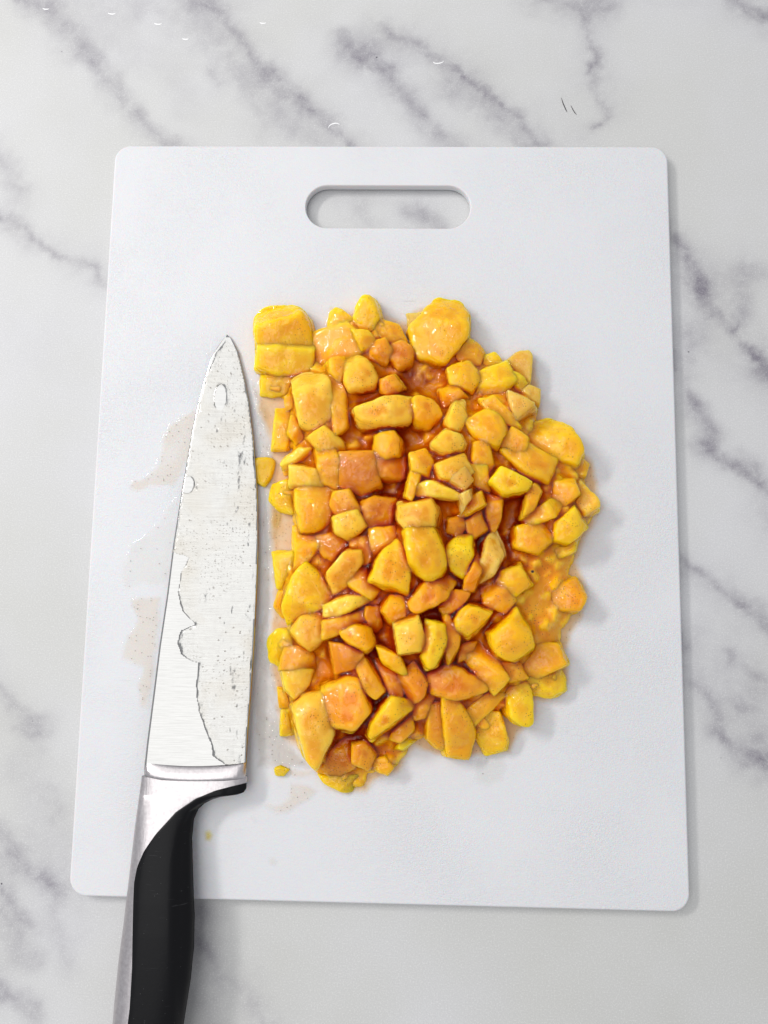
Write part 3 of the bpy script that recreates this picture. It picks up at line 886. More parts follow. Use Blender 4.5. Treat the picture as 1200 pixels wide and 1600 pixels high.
C(1, 'O', 8, 'orange soft chunk left below the golden cube with the edge glint', (756, 920), (780, 911), (801, 937), (785, 954), (759, 943))
C(0, 'Y', 8, 'rounded golden corner chunk low on the right edge of the pile', (869, 913), (900, 904), (915, 930), (901, 956), (872, 954), (861, 931))
C(0, 'Y', 7, 'golden lump under the crisp cut cube at the right edge', (860, 855), (905, 832), (900, 862), (872, 873))
C(1, 'A', 9, 'dark amber chunk below the one carrying the white splinter', (726, 816), (750, 800), (759, 826), (735, 844))
C(2, 'A', 7, 'small round dark amber bead in the gap right of the big smooth pillow', (702, 812), (718, 808), (726, 822), (716, 836), (701, 830))
C(3, 'A', 9, 'dark orange chunk in the dip between the yellow dished and the tooth-shaped chunks', (728, 896), (744, 868), (752, 890), (742, 918), (724, 925))
C(2, 'A', 8, 'deep amber smooth chunk under the gloss streak chunk, above the fan-shaped one', (688, 945), (708, 925), (728, 930), (716, 950), (698, 960))
C(1, 'O', 8, 'orange chunk in shadowed row between the bean-shaped and the gloss patch chunks', (690, 612), (712, 606), (728, 622), (705, 635), (692, 640))
C(1, 'O', 8, 'orange pulpy chunk at the lower right below the pyramid-like chunk', (780, 1035), (806, 1034), (820, 1058), (796, 1064))
C(1, 'A', 8, 'amber chunk between the small tilted cube and the big glossy bottom chunk', (650, 1100), (666, 1080), (676, 1092), (664, 1118), (648, 1120))

OUT = [(409, 500), (425, 487), (460, 487), (475, 505), (484, 532), (498, 522), (512, 515), (516, 488), (530, 482), (552, 492), (562, 470), (575, 463),
       (590, 470), (596, 495), (622, 507), (640, 532), (652, 552), (668, 562), (664, 545), (652, 518), (660, 500), (687, 478), (715, 482), (723, 500), (724, 528), (745, 535), (757, 552), (790, 567), (812, 552),
       (828, 555), (828, 600), (842, 612), (845, 640), (842, 662), (870, 664), (890, 675), (903, 705), (918, 722), (917, 745), (935, 785), (932, 805),
       (915, 835), (903, 862), (893, 895), (910, 912), (914, 932), (900, 958), (882, 985), (876, 1020), (884, 1065), (880, 1082), (860, 1092),
       (832, 1088), (829, 1125), (815, 1133), (798, 1122), (786, 1112), (784, 1128), (792, 1165), (785, 1172), (760, 1176), (742, 1150), (735, 1162), (725, 1175),
       (690, 1172), (665, 1155), (650, 1160), (632, 1185), (612, 1210), (575, 1212), (568, 1233), (540, 1238), (512, 1225), (500, 1197), (490, 1193),
       (472, 1172), (458, 1148), (440, 1147), (436, 1080), (445, 1070), (440, 1045), (422, 1030), (420, 1000), (435, 985), (452, 975), (452, 965),
       (430, 950), (437, 925), (430, 890), (426, 866), (457, 864), (459, 825), (452, 800), (425, 790), (425, 755), (447, 742), (440, 720), (455, 700),
       (425, 700), (430, 640), (450, 636), (445, 622), (409, 615), (412, 570)]
outw = [(q[0], q[1]) for q in PP(OUT, ZB + 0.004)]


def env(x, y):
    """height of the pile over the board, metres"""
    d = np.maximum(sdist(np.atleast_1d(np.asarray(x, float)), np.atleast_1d(np.asarray(y, float)), outw), 0)
    return 0.0042 + 0.0135 * (1 - np.exp(-d / 0.021))


bmi = bmesh.new()
bmesh.ops.create_icosphere(bmi, subdivisions=5, radius=1)
bmi.verts.ensure_lookup_table()
DIR = np.array([v.co[:] for v in bmi.verts]); DIR /= np.linalg.norm(DIR, axis=1)[:, None]
IF = np.array([[v.index for v in f.verts] for f in bmi.faces])
bmi.free()


def n3(p, seed, f):
    """cheap smooth 3-D noise from crossed sines"""
    r = np.random.default_rng(seed)
    o = 0
    for k in range(5):
        a1 = r.normal(size=3); a1 *= f * r.uniform(0.7, 1.3) / np.linalg.norm(a1)
        a2 = r.normal(size=3); a2 *= f * r.uniform(0.7, 1.3) / np.linalg.norm(a2)
        o = o + np.sin(p @ a1 + r.uniform(0, 6.28) + 0.8 * np.sin(p @ a2 + r.uniform(0, 6.28)))
    return o / 5


gstep = 0.0005
ox0, oy0 = min(q[0] for q in outw) - 0.012, min(q[1] for q in outw) - 0.012
ox1, oy1 = max(q[0] for q in outw) + 0.012, max(q[1] for q in outw) + 0.012
GX, GY = np.meshgrid(np.arange(ox0, ox1, gstep), np.arange(oy0, oy1, gstep), indexing='ij')
HM = np.zeros(GX.shape)
BUILT = []

for ci, (pts, level, mat, sharp, label, tilt) in enumerate(CH):
    r = np.random.default_rng(100 + ci)
    cpx = np.mean([p[0] for p in pts]); cpy = np.mean([p[1] for p in pts])
    c0 = P(cpx, cpy, ZB + 0.012)
    top = float(env(c0[0], c0[1])[0]) + level * 0.0015 + r.uniform(-0.0006, 0.0006)
    w0 = PP(pts, ZB + top * 0.6)[:, :2]
    ar = 0.5 * abs(np.sum(w0[:, 0] * np.roll(w0[:, 1], -1) - np.roll(w0[:, 0], -1) * w0[:, 1]))
    size = math.sqrt(ar)
    hh = min(0.48 * size + 0.0012, 0.0095)
    top = max(top, 0.0035)
    if top < 2 * hh: hh = max(top / 2, 0.0015)
    zc = ZB + top - hh
    wp = PP(pts, zc + 0.1 * hh)[:, :2]
    cen = wp.mean(0)
    dcen = float(sdist(np.array([cen[0]]), np.array([cen[1]]), outw)[0])
    q = (wp - cen) * ((1.42 if level <= 2 else 1.30 if level <= 4 else 1.18) if dcen > 0.0085 else 1.13)
    n = len(q)
    if np.sum(q[:, 0] * np.roll(q[:, 1], -1) - np.roll(q[:, 0], -1) * q[:, 1]) < 0:
        q = q[::-1]
    planes = []
    for i in range(n):
        a_, b2 = q[i], q[(i + 1) % n]
        e = b2 - a_
        L = np.hypot(*e)
        if L < 1e-5: continue
        nn = np.array([e[1], -e[0]]) / L
        al = math.radians(r.uniform(0, 17))
        z0 = -0.15 * hh
        N3 = np.array([nn[0] * math.cos(al), nn[1] * math.cos(al), math.sin(al)])
        d = N3 @ np.array([a_[0], a_[1], z0])
        planes.append((N3, max(d, 0.15 * size)))
    tx, ty = tilt if tilt else (r.uniform(-0.30, 0.30), r.uniform(-0.22, 0.32))
    N3 = np.array([-tx, -ty, 1.0]); N3 /= np.linalg.norm(N3)
    planes.append((N3, hh))
    az = r.uniform(0, 6.28); sl = r.uniform(0.5, 0.9)       # one extra cut facet
    N3 = np.array([math.cos(az) * sl, math.sin(az) * sl, 1.0]); N3 /= np.linalg.norm(N3)
    planes.append((N3, hh * r.uniform(1.0, 1.4)))
    hb = min(hh * 1.6, zc - ZB - 0.0002)
    planes.append((np.array([0, 0, -1.0]), max(hb, 0.0008)))
    pw = 5.0 + sharp * 1.5
    acc = np.zeros(len(DIR))
    for N3, d in planes:
        acc += np.maximum(DIR @ N3 / d, 0) ** pw
    rad = acc ** (-1 / pw)
    vv = DIR * rad[:, None]
    so = 500 + ci
    soft = 14.0 / sharp
    disp = 0.00028 * soft * n3(vv, so, 900) + max(0, size - 0.013) * 0.12 * n3(vv, so + 7, 520) + 0.00012 * n3(vv, so + 1, 2000) + 0.00006 * n3(vv, so + 2, 6500)
    disp -= 0.00040 * np.abs(n3(vv, so + 3, 620)) - 0.0002
    vv = vv + DIR * np.clip(disp, -0.16 * rad, 0.16 * rad)[:, None]
    # torn, knife-nicked flesh: each chunk breaks into a few blunt lobes a few millimetres across
    nc_ = int(10 + 26 * (size / 0.016) ** 2)
    cp_ = vv[r.integers(0, len(vv), nc_)] * 0.97
    dd_ = np.sqrt(((vv[:, None, :] - cp_[None]) ** 2).sum(-1))
    od = np.sort(dd_, axis=1)[:, :2]
    own = dd_.argmin(1)
    tval = r.uniform(0, 1, nc_)
    wgt = np.exp(-(dd_ / 0.0013) ** 2) + 1e-12
    tn_v = (wgt * tval).sum(1) / wgt.sum(1)
    edge_ = np.clip((od[:, 1] - od[:, 0]) / 0.0014, 0, 1)
    amp_ = 0.00020 if sharp <= 9 else 0.00010
    vv = vv + DIR * (amp_ * (edge_ ** 0.7 - 1) + amp_ * 1.1 * (tn_v - 0.5))[:, None] * np.minimum(1, rad / 0.004)[:, None]
    dish = r.uniform(-0.05, 0.10) * hh
    rho = np.hypot(vv[:, 0], vv[:, 1]) / (0.5 * size)
    vv[:, 2] -= np.where(DIR[:, 2] > 0, dish * np.exp(-rho ** 2 * 1.6) + 0.20 * hh * np.clip(rho - 0.25, 0, 1.2) ** 1.5, 0)
    vz = vv[:, 2]
    vv[:, 2] = np.maximum(vz, -(zc - ZB) + 0.00015)
    BUILT.append((vv, cen, zc, mat, label, level, tn_v))
    bv = BVHTree.FromPolygons([tuple(v_) for v_ in vv], IF.tolist())
    i0, i1 = int((cen[0] + vv[:, 0].min() - ox0) / gstep), int((cen[0] + vv[:, 0].max() - ox0) / gstep) + 1
    j0, j1 = int((cen[1] + vv[:, 1].min() - oy0) / gstep), int((cen[1] + vv[:, 1].max() - oy0) / gstep) + 1
    dn = Vector((0, 0, -1))
    for i in range(max(i0, 0), min(i1 + 1, GX.shape[0])):
        for j in range(max(j0, 0), min(j1 + 1, GX.shape[1])):
            hit = bv.ray_cast(Vector((GX[i, j] - cen[0], GY[i, j] - cen[1], 0.05)), dn)
            if hit[0] is not None:
                HM[i, j] = max(HM[i, j], hit[0].z + zc - ZB)

# ------------------------------------------------------------------ pulp and syrup that binds the pile
SD = sdist(GX, GY, outw)
E = 0.0042 + 0.0135 * (1 - np.exp(-np.maximum(SD, 0) / 0.021))
fill = np.where(HM > 0, HM, E * 0.9)
low = blur(fill, 7.0)
lump = np.zeros(GX.shape)
tone = np.full(GX.shape, 0.5)
pr = np.random.default_rng(77)
cells = np.stack([pr.uniform(ox0, ox1, 1500), pr.uniform(oy0, oy1, 1500)], 1)
rr_ = pr.uniform(0.0012, 0.0048, 1500)
for (cx_, cy_), r0 in zip(cells, rr_):
    i0, i1 = int((cx_ - r0 - ox0) / gstep), int((cx_ + r0 - ox0) / gstep) + 2
    j0, j1 = int((cy_ - r0 - oy0) / gstep), int((cy_ + r0 - oy0) / gstep) + 2
    i0, j0 = max(i0, 0), max(j0, 0)
    sub = (slice(i0, i1), slice(j0, j1))
    dd = ((GX[sub] - cx_) ** 2 + (GY[sub] - cy_) ** 2) / (r0 * r0)
    hgt = np.full(dd.shape, 0.62 * r0)
    for _ in range(5):                     # a small cut bit: a few slanting faces
        th_, sl_ = pr.uniform(0, 6.28), pr.uniform(0.5, 1.6)
        hgt = np.minimum(hgt, (r0 * pr.uniform(0.6, 0.9) - (GX[sub] - cx_) * math.cos(th_) - (GY[sub] - cy_) * math.sin(th_)) * sl_)
    hgt = np.clip(hgt, 0, 1) * np.clip((1 - dd) * 3, 0, 1)
    tone[sub] = np.where(hgt > lump[sub], pr.uniform(0, 1), tone[sub])
    lump[sub] = np.maximum(lump[sub], hgt)
lump = blur(lump, 0.9)
cores = [((600, 690), 60), ((560, 880), 60), ((800, 790), 55), ((610, 1100), 60), ((760, 850), 60), ((700, 940), 55), ((560, 1000), 60), ((620, 780), 60), ((650, 590), 50), ((550, 1150), 50), ((690, 1040), 60)]
soak_shade = np.zeros(GX.shape)
for (px, py), rad_ in cores:
    c = P(px, py, ZB + 0.01)
    soak_shade = np.maximum(soak_shade, np.exp(-(((GX - c[0]) ** 2 + (GY - c[1]) ** 2) / (rad_ * 0.00029) ** 2)))
soak_shade = np.clip(soak_shade * 0.95 + 0.25 * vnoise(GX / 0.01, GY / 0.01, 31, 3), 0, 1) * np.clip(SD / 0.010, 0, 1)  # syrup concentration, doubling as painted shade for the deep crevices
S = low * 0.88 - 0.0014 - 0.0018 * soak_shade + lump * 1.0 + 0.0006 * vnoise(GX / 0.006, GY / 0.006, 21, 3)
wob = 0.0009 * vnoise(GX / 0.004, GY / 0.004, 23, 3)
prof_ = np.clip((SD + wob - 0.0004) / 0.0050, 0, 1)
S = np.where(SD + wob > 0.0004, S * np.sqrt(prof_ * (2 - prof_)), -0.0006)
S = np.maximum(S, -0.0006)
nx, ny = GX.shape
idx = np.arange(nx * ny).reshape(nx, ny)
keepf = (SD > -0.0025)
kf = (keepf[:-1, :-1] & keepf[1:, :-1] & keepf[1:, 1:] & keepf[:-1, 1:])
quads = np.stack([idx[:-1, :-1], idx[1:, :-1], idx[1:, 1:], idx[:-1, 1:]], -1)[kf]
used = np.unique(quads)
remap = np.full(nx * ny, -1); remap[used] = np.arange(len(used))
VV = np.stack([GX.ravel(), GY.ravel(), ZB + S.ravel()], 1)[used]
pul = fast_mesh('fruit_pulp', VV, remap[quads], syrup_m, attrs={'soak_shade': soak_shade.ravel()[used], 'tone': blur(tone, 0.8).ravel()[used]})
tag(pul, 'glossy orange pulp and syrup filling the gaps between the fruit chunks', 'fruit pulp', kind='stuff')


# clear syrup standing in the gaps: its skin sags between the chunks, its colour comes from its depth, with crevice shade painted in at the cores
N = NT('clear_orange_syrup')
a = N.n('Attribute'); a.attribute_name = 'thick'
tr = N.n('BsdfTransparent')
cc = N.n('CombineColor')
for i_, kk_ in enumerate((0.20, 0.60, 2.2)):
    pw_ = N.math('POWER', 2.71828, N.math('MULTIPLY', a.outputs['Fac'], -kk_))
    N.l(pw_, cc.inputs[i_])
N.l(cc.outputs[0], tr.inputs[0])
gl = N.n('BsdfGlossy'); gl.inputs['Roughness'].default_value = 0.03
nb = N.bump(N.noise(260, 1, 0.4, dist=1.5), 0.5, 0.0016)
N.l(nb, gl.inputs['Normal'])
mx = N.n('MixShader'); N.l(N.schlick(nb, 0.035), mx.inputs[0]); N.l(tr.outputs[0], mx.inputs[1]); N.l(gl.outputs[0], mx.inputs[2])
N.l(mx.outputs[0], N.out.inputs[0])
glaze_m = N.m
solid = np.maximum(HM, np.maximum(S, 0))
CF = blur(solid, 3.0)
CW = blur(solid, 6.0)


def samp(F, x, y):
    fx = np.clip((x - ox0) / gstep, 0, F.shape[0] - 1.001); fy = np.clip((y - oy0) / gstep, 0, F.shape[1] - 1.001)
    i_, j_ = fx.astype(int), fy.astype(int); fx = fx - i_; fy = fy - j_
    return (F[i_, j_] * (1 - fx) + F[i_ + 1, j_] * fx) * (1 - fy) + (F[i_, j_ + 1] * (1 - fx) + F[i_ + 1, j_ + 1] * fx) * fy


# wet pieces stick: where two chunks or a chunk and the pulp touch, the surface is drawn up into a small fillet
so_seed = 9000
for vv, cen, zc, mat, label, level, tn_v in BUILT:
    g = samp(CF, vv[:, 0] + cen[0], vv[:, 1] + cen[1])
    sdv = samp(SD, vv[:, 0] + cen[0], vv[:, 1] + cen[1])
    zrel = vv[:, 2] + zc - ZB
    gap = g - zrel
    up = np.clip((DIR[:, 2] + 0.15) / 0.3, 0, 1) * np.clip(sdv / 0.002, 0, 1)
    lift = np.where((gap > 0) & (gap < 0.0022), gap * 0.85 * np.clip((0.0022 - gap) / 0.0009, 0, 1), 0) * up
    vv[:, 2] += lift
    lvl = samp(CW, vv[:, 0] + cen[0], vv[:, 1] + cen[1]) - 0.0004 + 0.0006 * samp(soak_shade, vv[:, 0] + cen[0], vv[:, 1] + cen[1])
    coat = np.clip((lvl + 0.0002 * n3(vv, so_seed + level, 900) - (vv[:, 2] + zc - ZB)) / 0.0016, 0, 1) * np.clip(sdv / 0.006, 0.30, 1)  # syrup film on low parts, with the darker tone of shaded sides painted in
    so_seed += 11
    o = fast_mesh('fruit_chunk', vv, IF, FM[mat], attrs={'tone': tn_v, 'coat': coat})
    o.location = (float(cen[0]), float(cen[1]), float(zc))
    tag(o, label, 'fruit chunk', 'chopped fruit chunks piled on the board')
G = blur(solid, 3.0) + 0.00025 + 0.00035 * vnoise(GX / 0.003, GY / 0.003, 25, 3)
thick = np.maximum(G - solid, 0) / MM          # mm of syrup
kg = (G > solid - 0.0003) & (SD > 0.0015)
kf = kg[:-1, :-1] & kg[1:, :-1] & kg[1:, 1:] & kg[:-1, 1:]
quads = np.stack([idx[:-1, :-1], idx[1:, :-1], idx[1:, 1:], idx[:-1, 1:]], -1)[kf]
used = np.unique(quads)
remap = np.full(nx * ny, -1); remap[used] = np.arange(len(used))
VV = np.stack([GX.ravel(), GY.ravel(), ZB + G.ravel()], 1)[used]
gz = fast_mesh('syrup', VV, remap[quads], glaze_m, parent=pul, attrs={'thick': (blur(thick, 0.7) * (0.35 + 1.35 * soak_shade)).ravel()[used]})  # depth weighted by the core mask, which puts crevice shade into the tint
tag(gz, kind='stuff')


# ------------------------------------------------------------------ juice films
def film(name, label, cat, poly, mat, thick, zf, seed, step=0.0004, wobble=0.0010, rim=0.0024, ripple=0.5, holes=(), group=None, bead=0.2):
    wp = [(q_[0], q_[1]) for q_ in PP(poly, ZB if zf is None else ZB + 0.004)]
    if zf is not None:
        wp = [(q_[0], q_[1]) for q_ in (P(p_[0], p_[1], float(zf(p_[1]))) for p_ in poly)]
    x0, x1 = min(p_[0] for p_ in wp) - 0.003, max(p_[0] for p_ in wp) + 0.003
    y0, y1 = min(p_[1] for p_ in wp) - 0.003, max(p_[1] for p_ in wp) + 0.003
    A, B = np.meshgrid(np.arange(x0, x1, step), np.arange(y0, y1, step), indexing='ij')
    sd = sdist(A, B, wp) + wobble * vnoise(A / 0.005, B / 0.005, seed, 3)
    for (hp, hr) in holes:
        hc = P(hp[0], hp[1], float(zf(hp[1])) if zf else ZB)
        sd = np.minimum(sd, np.hypot(A - hc[0], (B - hc[1]) * hr[1]) - hr[0] * MM)
    t = np.clip((sd) / rim, 0, 1)
    prof2 = np.sqrt(t * (2 - t))
    prof2 = prof2 * (1 + bead * np.exp(-((sd - rim * 0.8) / 0.0005) ** 2))
    rip = 1 + ripple * vnoise(A / 0.006, B / 0.010, seed + 1, 3) + ripple * 0.3 * vnoise(A / 0.0018, B / 0.0018, seed + 2, 2)
    H = thick * prof2 * np.clip(rip, 0.25, 2)
    k_ = sd > -0.0002
    base = np.full(A.shape, ZB)
    if zf is not None:
        # the blade's upper face: height follows the knife from tip to heel, sampled back through the photo's y
        yy = np.linspace(TIP_Y - 5, HEEL_Y + 20, 60)
        wy_ = np.array([P(330, t_, float(zf(t_)))[1] for t_ in yy])
        pyv = np.interp(B, wy_[::-1], yy[::-1])
        sx = np.array([P(interp(spine, t_), t_, float(zf(t_)))[0] for t_ in yy])
        exx = np.array([P(interp(edge, t_), t_, float(zf(t_)))[0] for t_ in yy])
        xs_ = np.interp(pyv, yy, sx); xe_ = np.interp(pyv, yy, exx)
        u = np.clip((A - xs_) / np.maximum(xe_ - xs_, 1e-5), 0, 1)
        th_ = 0.00035 + 0.00105 * np.clip((pyv - TIP_Y) / 110.0, 0, 1)
        base = zf(pyv) + th_ * np.where(u < 0.06, 1.0, np.where(u < 0.955, 1 - 0.72 * np.clip(u - 0.06, 0, 1) / 0.89, 0.28 * (1 - u) / 0.045))
        H = H * np.clip((0.99 - u) / 0.03, 0, 1)
        k_ &= (u > 0.015) & (u < 0.985)
    nx_, ny_ = A.shape
    id_ = np.arange(nx_ * ny_).reshape(nx_, ny_)
    kk = k_[:-1, :-1] & k_[1:, :-1] & k_[1:, 1:] & k_[:-1, 1:]
    qd = np.stack([id_[:-1, :-1], id_[1:, :-1], id_[1:, 1:], id_[:-1, 1:]], -1)[kk]
    us_ = np.unique(qd)
    rm = np.full(nx_ * ny_, -1); rm[us_] = np.arange(len(us_))
    VV_ = np.stack([A.ravel(), B.ravel(), (base + H + 0.00004).ravel()], 1)[us_]
    o_ = fast_mesh(name, VV_, rm[qd], mat, attrs={'depth': np.clip(H.ravel()[us_] / max(thick, 1e-6) * np.clip(t.ravel()[us_] * 1.0, 0, 1), 0, 1)})
    tag(o_, label, cat, group)
    return o_


FP = [(405, 520), (408, 560), (400, 600), (398, 640), (420, 690), (416, 740), (418, 800), (420, 860), (424, 920), (420, 960), (414, 1010), (420, 1050), (430, 1090), (432, 1150),
      (460, 1170), (490, 1205), (510, 1236), (545, 1246), (575, 1240), (590, 1222), (625, 1208), (650, 1172), (690, 1184), (730, 1186), (800, 1178), (812, 1146), (838, 1130), (842, 1100),
      (880, 1094), (892, 1070), (888, 1020), (896, 990), (915, 965), (922, 935), (916, 905), (905, 880), (916, 850), (930, 822), (944, 795), (934, 750), (930, 720), (915, 705), (905, 680), (880, 660),
      (852, 655), (848, 625), (838, 560), (815, 545), (790, 560), (758, 540), (730, 520), (728, 490), (712, 473), (684, 472), (640, 484), (634, 500), (602, 488), (590, 462), (560, 462), (548, 484), (515, 478), (505, 512), (485, 520), (470, 482), (425, 482)]
film('juice_pool', 'thin peach-coloured juice seeping out around the foot of the fruit pile', 'juice', FP, film_peach, 0.0005, None, 41, rim=0.0035)
film('juice_smear', 'pinkish tan juice smear left of the blade, level with the kite tip and bright wedge', 'juice smear',
     [(252, 930), (225, 930), (200, 935), (205, 950), (215, 965), (205, 985), (190, 1005), (187, 1035), (205, 1040), (222, 1045), (212, 1075), (216, 1105), (232, 1112), (240, 1060), (250, 990)],
     film_tan, 0.0005, None, 51)
film('juice_smear', 'curved clear-edged juice smear left of the upper part of the blade', 'juice smear',
     [(310, 635), (290, 645), (262, 665), (250, 690), (252, 705), (240, 730), (225, 745), (205, 750), (202, 765), (215, 770), (240, 762), (270, 760), (290, 735), (305, 690)],
     film_tan, 0.00035, None, 53)
film('juice_smear', 'colourless wet patch left of the middle of the blade', 'juice smear',
     [(280, 770), (255, 800), (230, 830), (205, 850), (188, 880), (186, 910), (195, 925), (225, 915), (262, 920), (272, 850)], film_clear, 0.0003, None, 55, ripple=0.8)
film('juice_smear', 'short pale streak of juice left of the knife tip', 'juice smear',
     [(306, 512), (314, 520), (324, 540), (330, 556), (324, 556), (316, 540), (308, 526)], film_clear, 0.0003, None, 57, wobble=0.0004)
film('juice_smear', 'wet scraped strip of board between the blade and the straight left side of the fruit', 'juice smear',
     [(392, 590), (420, 640), (428, 700), (432, 740), (440, 830), (428, 860), (428, 950), (416, 1000), (436, 1060), (436, 1120), (460, 1170), (490, 1200), (400, 1200), (396, 1100), (404, 960), (408, 850), (404, 720)],
     film_scraped, 0.00030, None, 59, ripple=0.9)
film('juice_smear', 'curved tan puddle of juice below the yellow scrap, left of the lowest fruit', 'juice smear',
     [(450, 1222), (475, 1222), (500, 1235), (480, 1255), (455, 1270), (430, 1273), (408, 1262), (410, 1252), (435, 1252), (450, 1243)], film_tan, 0.0005, None, 61)
film('juice_smear', 'pale streak of juice running right from the small yellow scrap', 'juice smear',
     [(448, 1200), (490, 1200), (498, 1212), (470, 1218), (446, 1216)], film_tan, 0.0003, None, 63)
film('juice_smear', 'clear juice trace with small streaks below the lemon chunk of the bottom edge', 'juice smear',
     [(740, 1185), (790, 1178), (792, 1200), (785, 1225), (760, 1228), (738, 1222), (735, 1200)], film_clear, 0.00025, None, 65, ripple=1.0)
film('juice_drop', 'pale yellow drop of juice right of the grip, upper of two drops', 'juice drop',
     [(318, 1298), (328, 1294), (335, 1304), (330, 1316), (319, 1314)], film_yellow, 0.0006, None, 67, wobble=0.0003)
film('juice_drop', 'small round tan drop of juice alone near the bottom of the board', 'juice drop',
     [(419, 1339), (428, 1338), (433, 1346), (428, 1354), (420, 1353)], film_tan, 0.0008, None, 69, wobble=0.0002)
film('juice_drop', 'elongated clear drop of juice right of the curve of the black grip', 'juice drop',
     [(391, 1270), (397, 1272), (402, 1285), (398, 1288), (392, 1280)], film_clear, 0.0006, None, 71, wobble=0.0002)
film('juice_drop', 'tiny clear drop just under the heel of the knife', 'juice drop',
     [(351, 1266), (357, 1264), (357, 1274), (352, 1276)], film_clear, 0.0006, None, 72, wobble=0.0002)
film('juice_drop', 'pair of faint drops left of the upper smear beside the blade', 'juice drop',
     [(200, 711), (210, 710), (212, 716), (202, 717)], film_clear, 0.0006, None, 73, wobble=0.0002)
film('juice_smear', 'pale translucent drip of juice at the left edge under the lemon-yellow lobe', 'juice smear',
     [(426, 798), (443, 800), (441, 815), (436, 828), (423, 828), (421, 815)], film_yellow, 0.0007, None, 75, wobble=0.0003)
# juice on the blade
N = NT('juice_on_steel')
spk = N.math('MAXIMUM', N.math('MULTIPLY', N.specks(700, 0.13, 0.4, flat=True), N.ramp(N.noise(60, 3), [(0.44, 0.0), (0.56, 1.0)])), N.specks(330, 0.11, 0.10, flat=True))
patch = N.ramp(N.noise(45, 3, 0.5), [(0.46, 0.0), (0.66, 0.8)])
cl = N.mix(patch, (0.965, 0.96, 0.945), (0.90, 0.86, 0.79))
cl = N.mix(N.math('MULTIPLY', spk, 0.65), cl, (0.12, 0.09, 0.06))
N.l(cl, N.b.inputs['Base Color'])
set_in(N.b, Roughness=0.17, IOR=1.34, Transmission_Weight=1.0)
N.l(N.bump(N.math('ADD', N.noise(1.0, 3, 0.5, vec=N.scaled((45, 110, 60)), dist=1.4), N.math('MULTIPLY', N.noise(420, 2, 0.5), 0.05)), 0.40, 0.0018), N.b.inputs['Normal'])
bf = N.m
film('juice_coat', 'clear speckled coat of juice with wavy edge spread over the knife blade', 'juice',
     [(353, 532), (338, 552), (322, 592), (310, 640), (300, 690), (292, 735), (286, 770), (282, 800), (276, 840), (272, 862), (296, 872), (284, 895), (279, 925), (286, 955), (304, 975), (285, 984), (279, 1003),
      (284, 1022), (298, 1033), (311, 1036), (308, 1070), (311, 1110), (326, 1150), (334, 1180), (352, 1194), (384, 1196), (390, 1120), (397, 1010), (402, 900), (404, 800), (401, 735), (393, 650), (380, 580), (366, 540)],
     bf, 0.00085, kz, 81, wobble=0.0006, rim=0.0030, ripple=0.8, bead=0.0, holes=[((345, 622), (2.6, 0.42)), ((294, 758), (2.8, 0.7))])

# ------------------------------------------------------------------ loose scraps


def scrap(name, label, cat, pts, mat, h, seed):
    wp = PP(pts, ZB + h * 0.5)[:, :2]
    cen = wp.mean(0); q = wp - cen
    if np.sum(q[:, 0] * np.roll(q[:, 1], -1) - np.roll(q[:, 0], -1) * q[:, 1]) < 0: q = q[::-1]
    acc = np.zeros(len(DIR))
    for i in range(len(q)):
        e = q[(i + 1) % len(q)] - q[i]; L = np.hypot(*e)
        N3 = np.array([e[1] / L * 0.95, -e[0] / L * 0.95, 0.3])
        acc += np.maximum(DIR @ N3 / max(N3[:2] @ q[i], 0.0008), 0) ** 9
    acc += np.maximum(DIR[:, 2] / (h / 2), 0) ** 9 + np.maximum(-DIR[:, 2] / (h / 2), 0) ** 9
    vv = DIR * (acc ** (-1 / 9))[:, None]
    vv += DIR * (0.00018 * n3(vv, seed, 2200))[:, None]
    vv[:, 2] = np.maximum(vv[:, 2], -h / 2)
    o_ = fast_mesh(name, vv, IF, mat)
    o_.location = (cen[0], cen[1], ZB + h / 2 + 0.0001)
    tag(o_, label, cat)


scrap('fruit_scrap', 'greenish yellow fruit scrap half under the right edge of the blade', 'fruit scrap', [(396, 716), (420, 713), (431, 720), (427, 742), (415, 762), (400, 755)], FM['L'], 0.0022, 5)
scrap('fruit_scrap', 'tiny yellow fruit scrap alone on the board between knife heel and pile', 'fruit scrap', [(428, 1200), (438, 1196), (453, 1202), (444, 1213), (430, 1212)], FM['L'], 0.0016, 6)


def blob(name, label, px, py, z, rx, ry):
    bmq = bmesh.new(); bmesh.ops.create_icosphere(bmq, subdivisions=2, radius=1)
    me_ = bpy.data.meshes.new(name); 
    for v_ in bmq.verts: v_.co = (v_.co.x * rx * (1 + 0.2 * math.sin(5 * v_.co.y)), v_.co.y * ry, v_.co.z * rx * 0.7)
    bmq.to_mesh(me_); bmq.free(); me_.materials.append(speck_m)
    o_ = bpy.data.objects.new(name, me_); scene.collection.objects.link(o_)
    o_.location = P(px, py, z); tag(o_, label, 'speck')


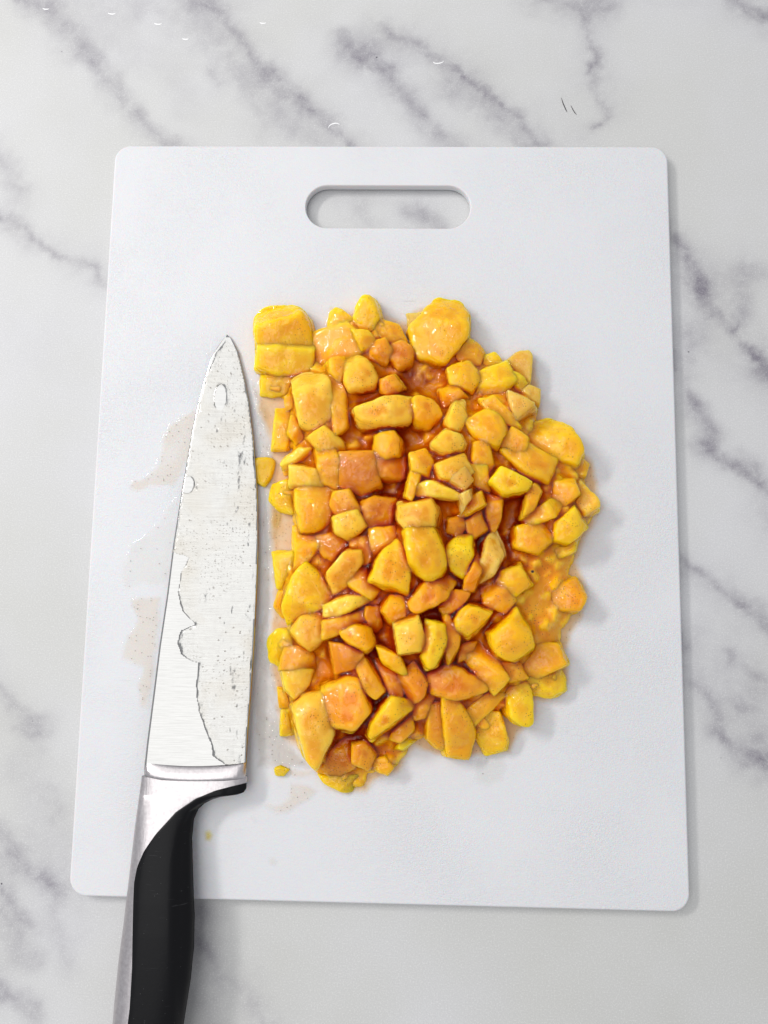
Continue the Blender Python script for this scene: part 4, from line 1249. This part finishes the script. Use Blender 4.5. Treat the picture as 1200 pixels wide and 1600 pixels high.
def ribbon(name, label, cat, pts, wpx, mat, group=None):
    wp = PP(pts, 0.0)
    Vr, Fr = [], []
    for i, q in enumerate(wp):
        a_ = wp[max(i - 1, 0)]; b2 = wp[min(i + 1, len(wp) - 1)]
        t = b2 - a_; t /= np.linalg.norm(t) + 1e-12
        nrm = np.array([-t[1], t[0], 0]) * wpx * PXM * 0.5 * (math.sin(math.pi * (i + 0.35) / (len(wp) - 0.3)) + 0.15)
        Vr += [tuple(q - nrm + [0, 0, 0.00002]), tuple(q + [0, 0, 0.00018]), tuple(q + nrm + [0, 0, 0.00002])]
        if i:
            k = 3 * i
            Fr += [(k - 3, k - 2, k + 1, k), (k - 2, k - 1, k + 2, k + 1)]
    o_ = mesh_obj(name, Vr, Fr, mat)
    tag(o_, label, cat, group)


ribbon('hair', 'longer of two short dark hairs on the marble above the board, left one', 'hair', [(877, 153), (880, 162), (884, 171), (886, 175)], 1.6, hair_m)
ribbon('hair', 'shorter of two short dark hairs on the marble above the board, right one', 'hair', [(892, 165), (895, 171), (898, 176), (901, 179)], 1.4, hair_m)


def arc(cx_, cy_, w_, h_, rot=0):
    out = []
    for k in range(9):
        a_ = math.pi * k / 8
        x, y = -w_ * math.cos(a_), h_ * math.sin(a_)
        out.append((cx_ + x * math.cos(rot) - y * math.sin(rot), cy_ + x * math.sin(rot) + y * math.cos(rot)))
    return out


for (x, y, w_, h_, ro, lab) in [
    (175, 20, 6, 2, 0, 'white curved nick, second from the left along the top edge of the marble'),
    (72, 13, 5, 1.5, 0, 'faint white nick in the marble nearest the top left corner'),
    (247, 36, 6, 2, 0, 'white curved nick in the marble, on the grey veined band near the top'),
    (522, 198, 9, -5, -0.3, 'large white hook-shaped nick in the marble, where a dark vein meets the board'),
    (411, 35, 5, 1.5, 0, 'short white nick in the plain marble right of the second vein'),
    (685, 96, 8, 3, -0.1, 'white nick in the marble across the vein above the hand slot'),
    (290, 60, 5, 1.5, 0, 'small pale nick below the grey veined band')]:
    ribbon('marble_nick', lab, 'nick', arc(x, y, w_, h_, ro), 1.7, nick_m, 'white nicks in the marble')
blob('peel_speck', 'single large black speck on the orange pulp at the right of the pile', 832, 893, ZB + 0.0155, 0.0007, 0.0006)
blob('peel_speck', 'black speck on the flesh beside the darkest gap', 806, 735, ZB + 0.017, 0.0004, 0.0004)
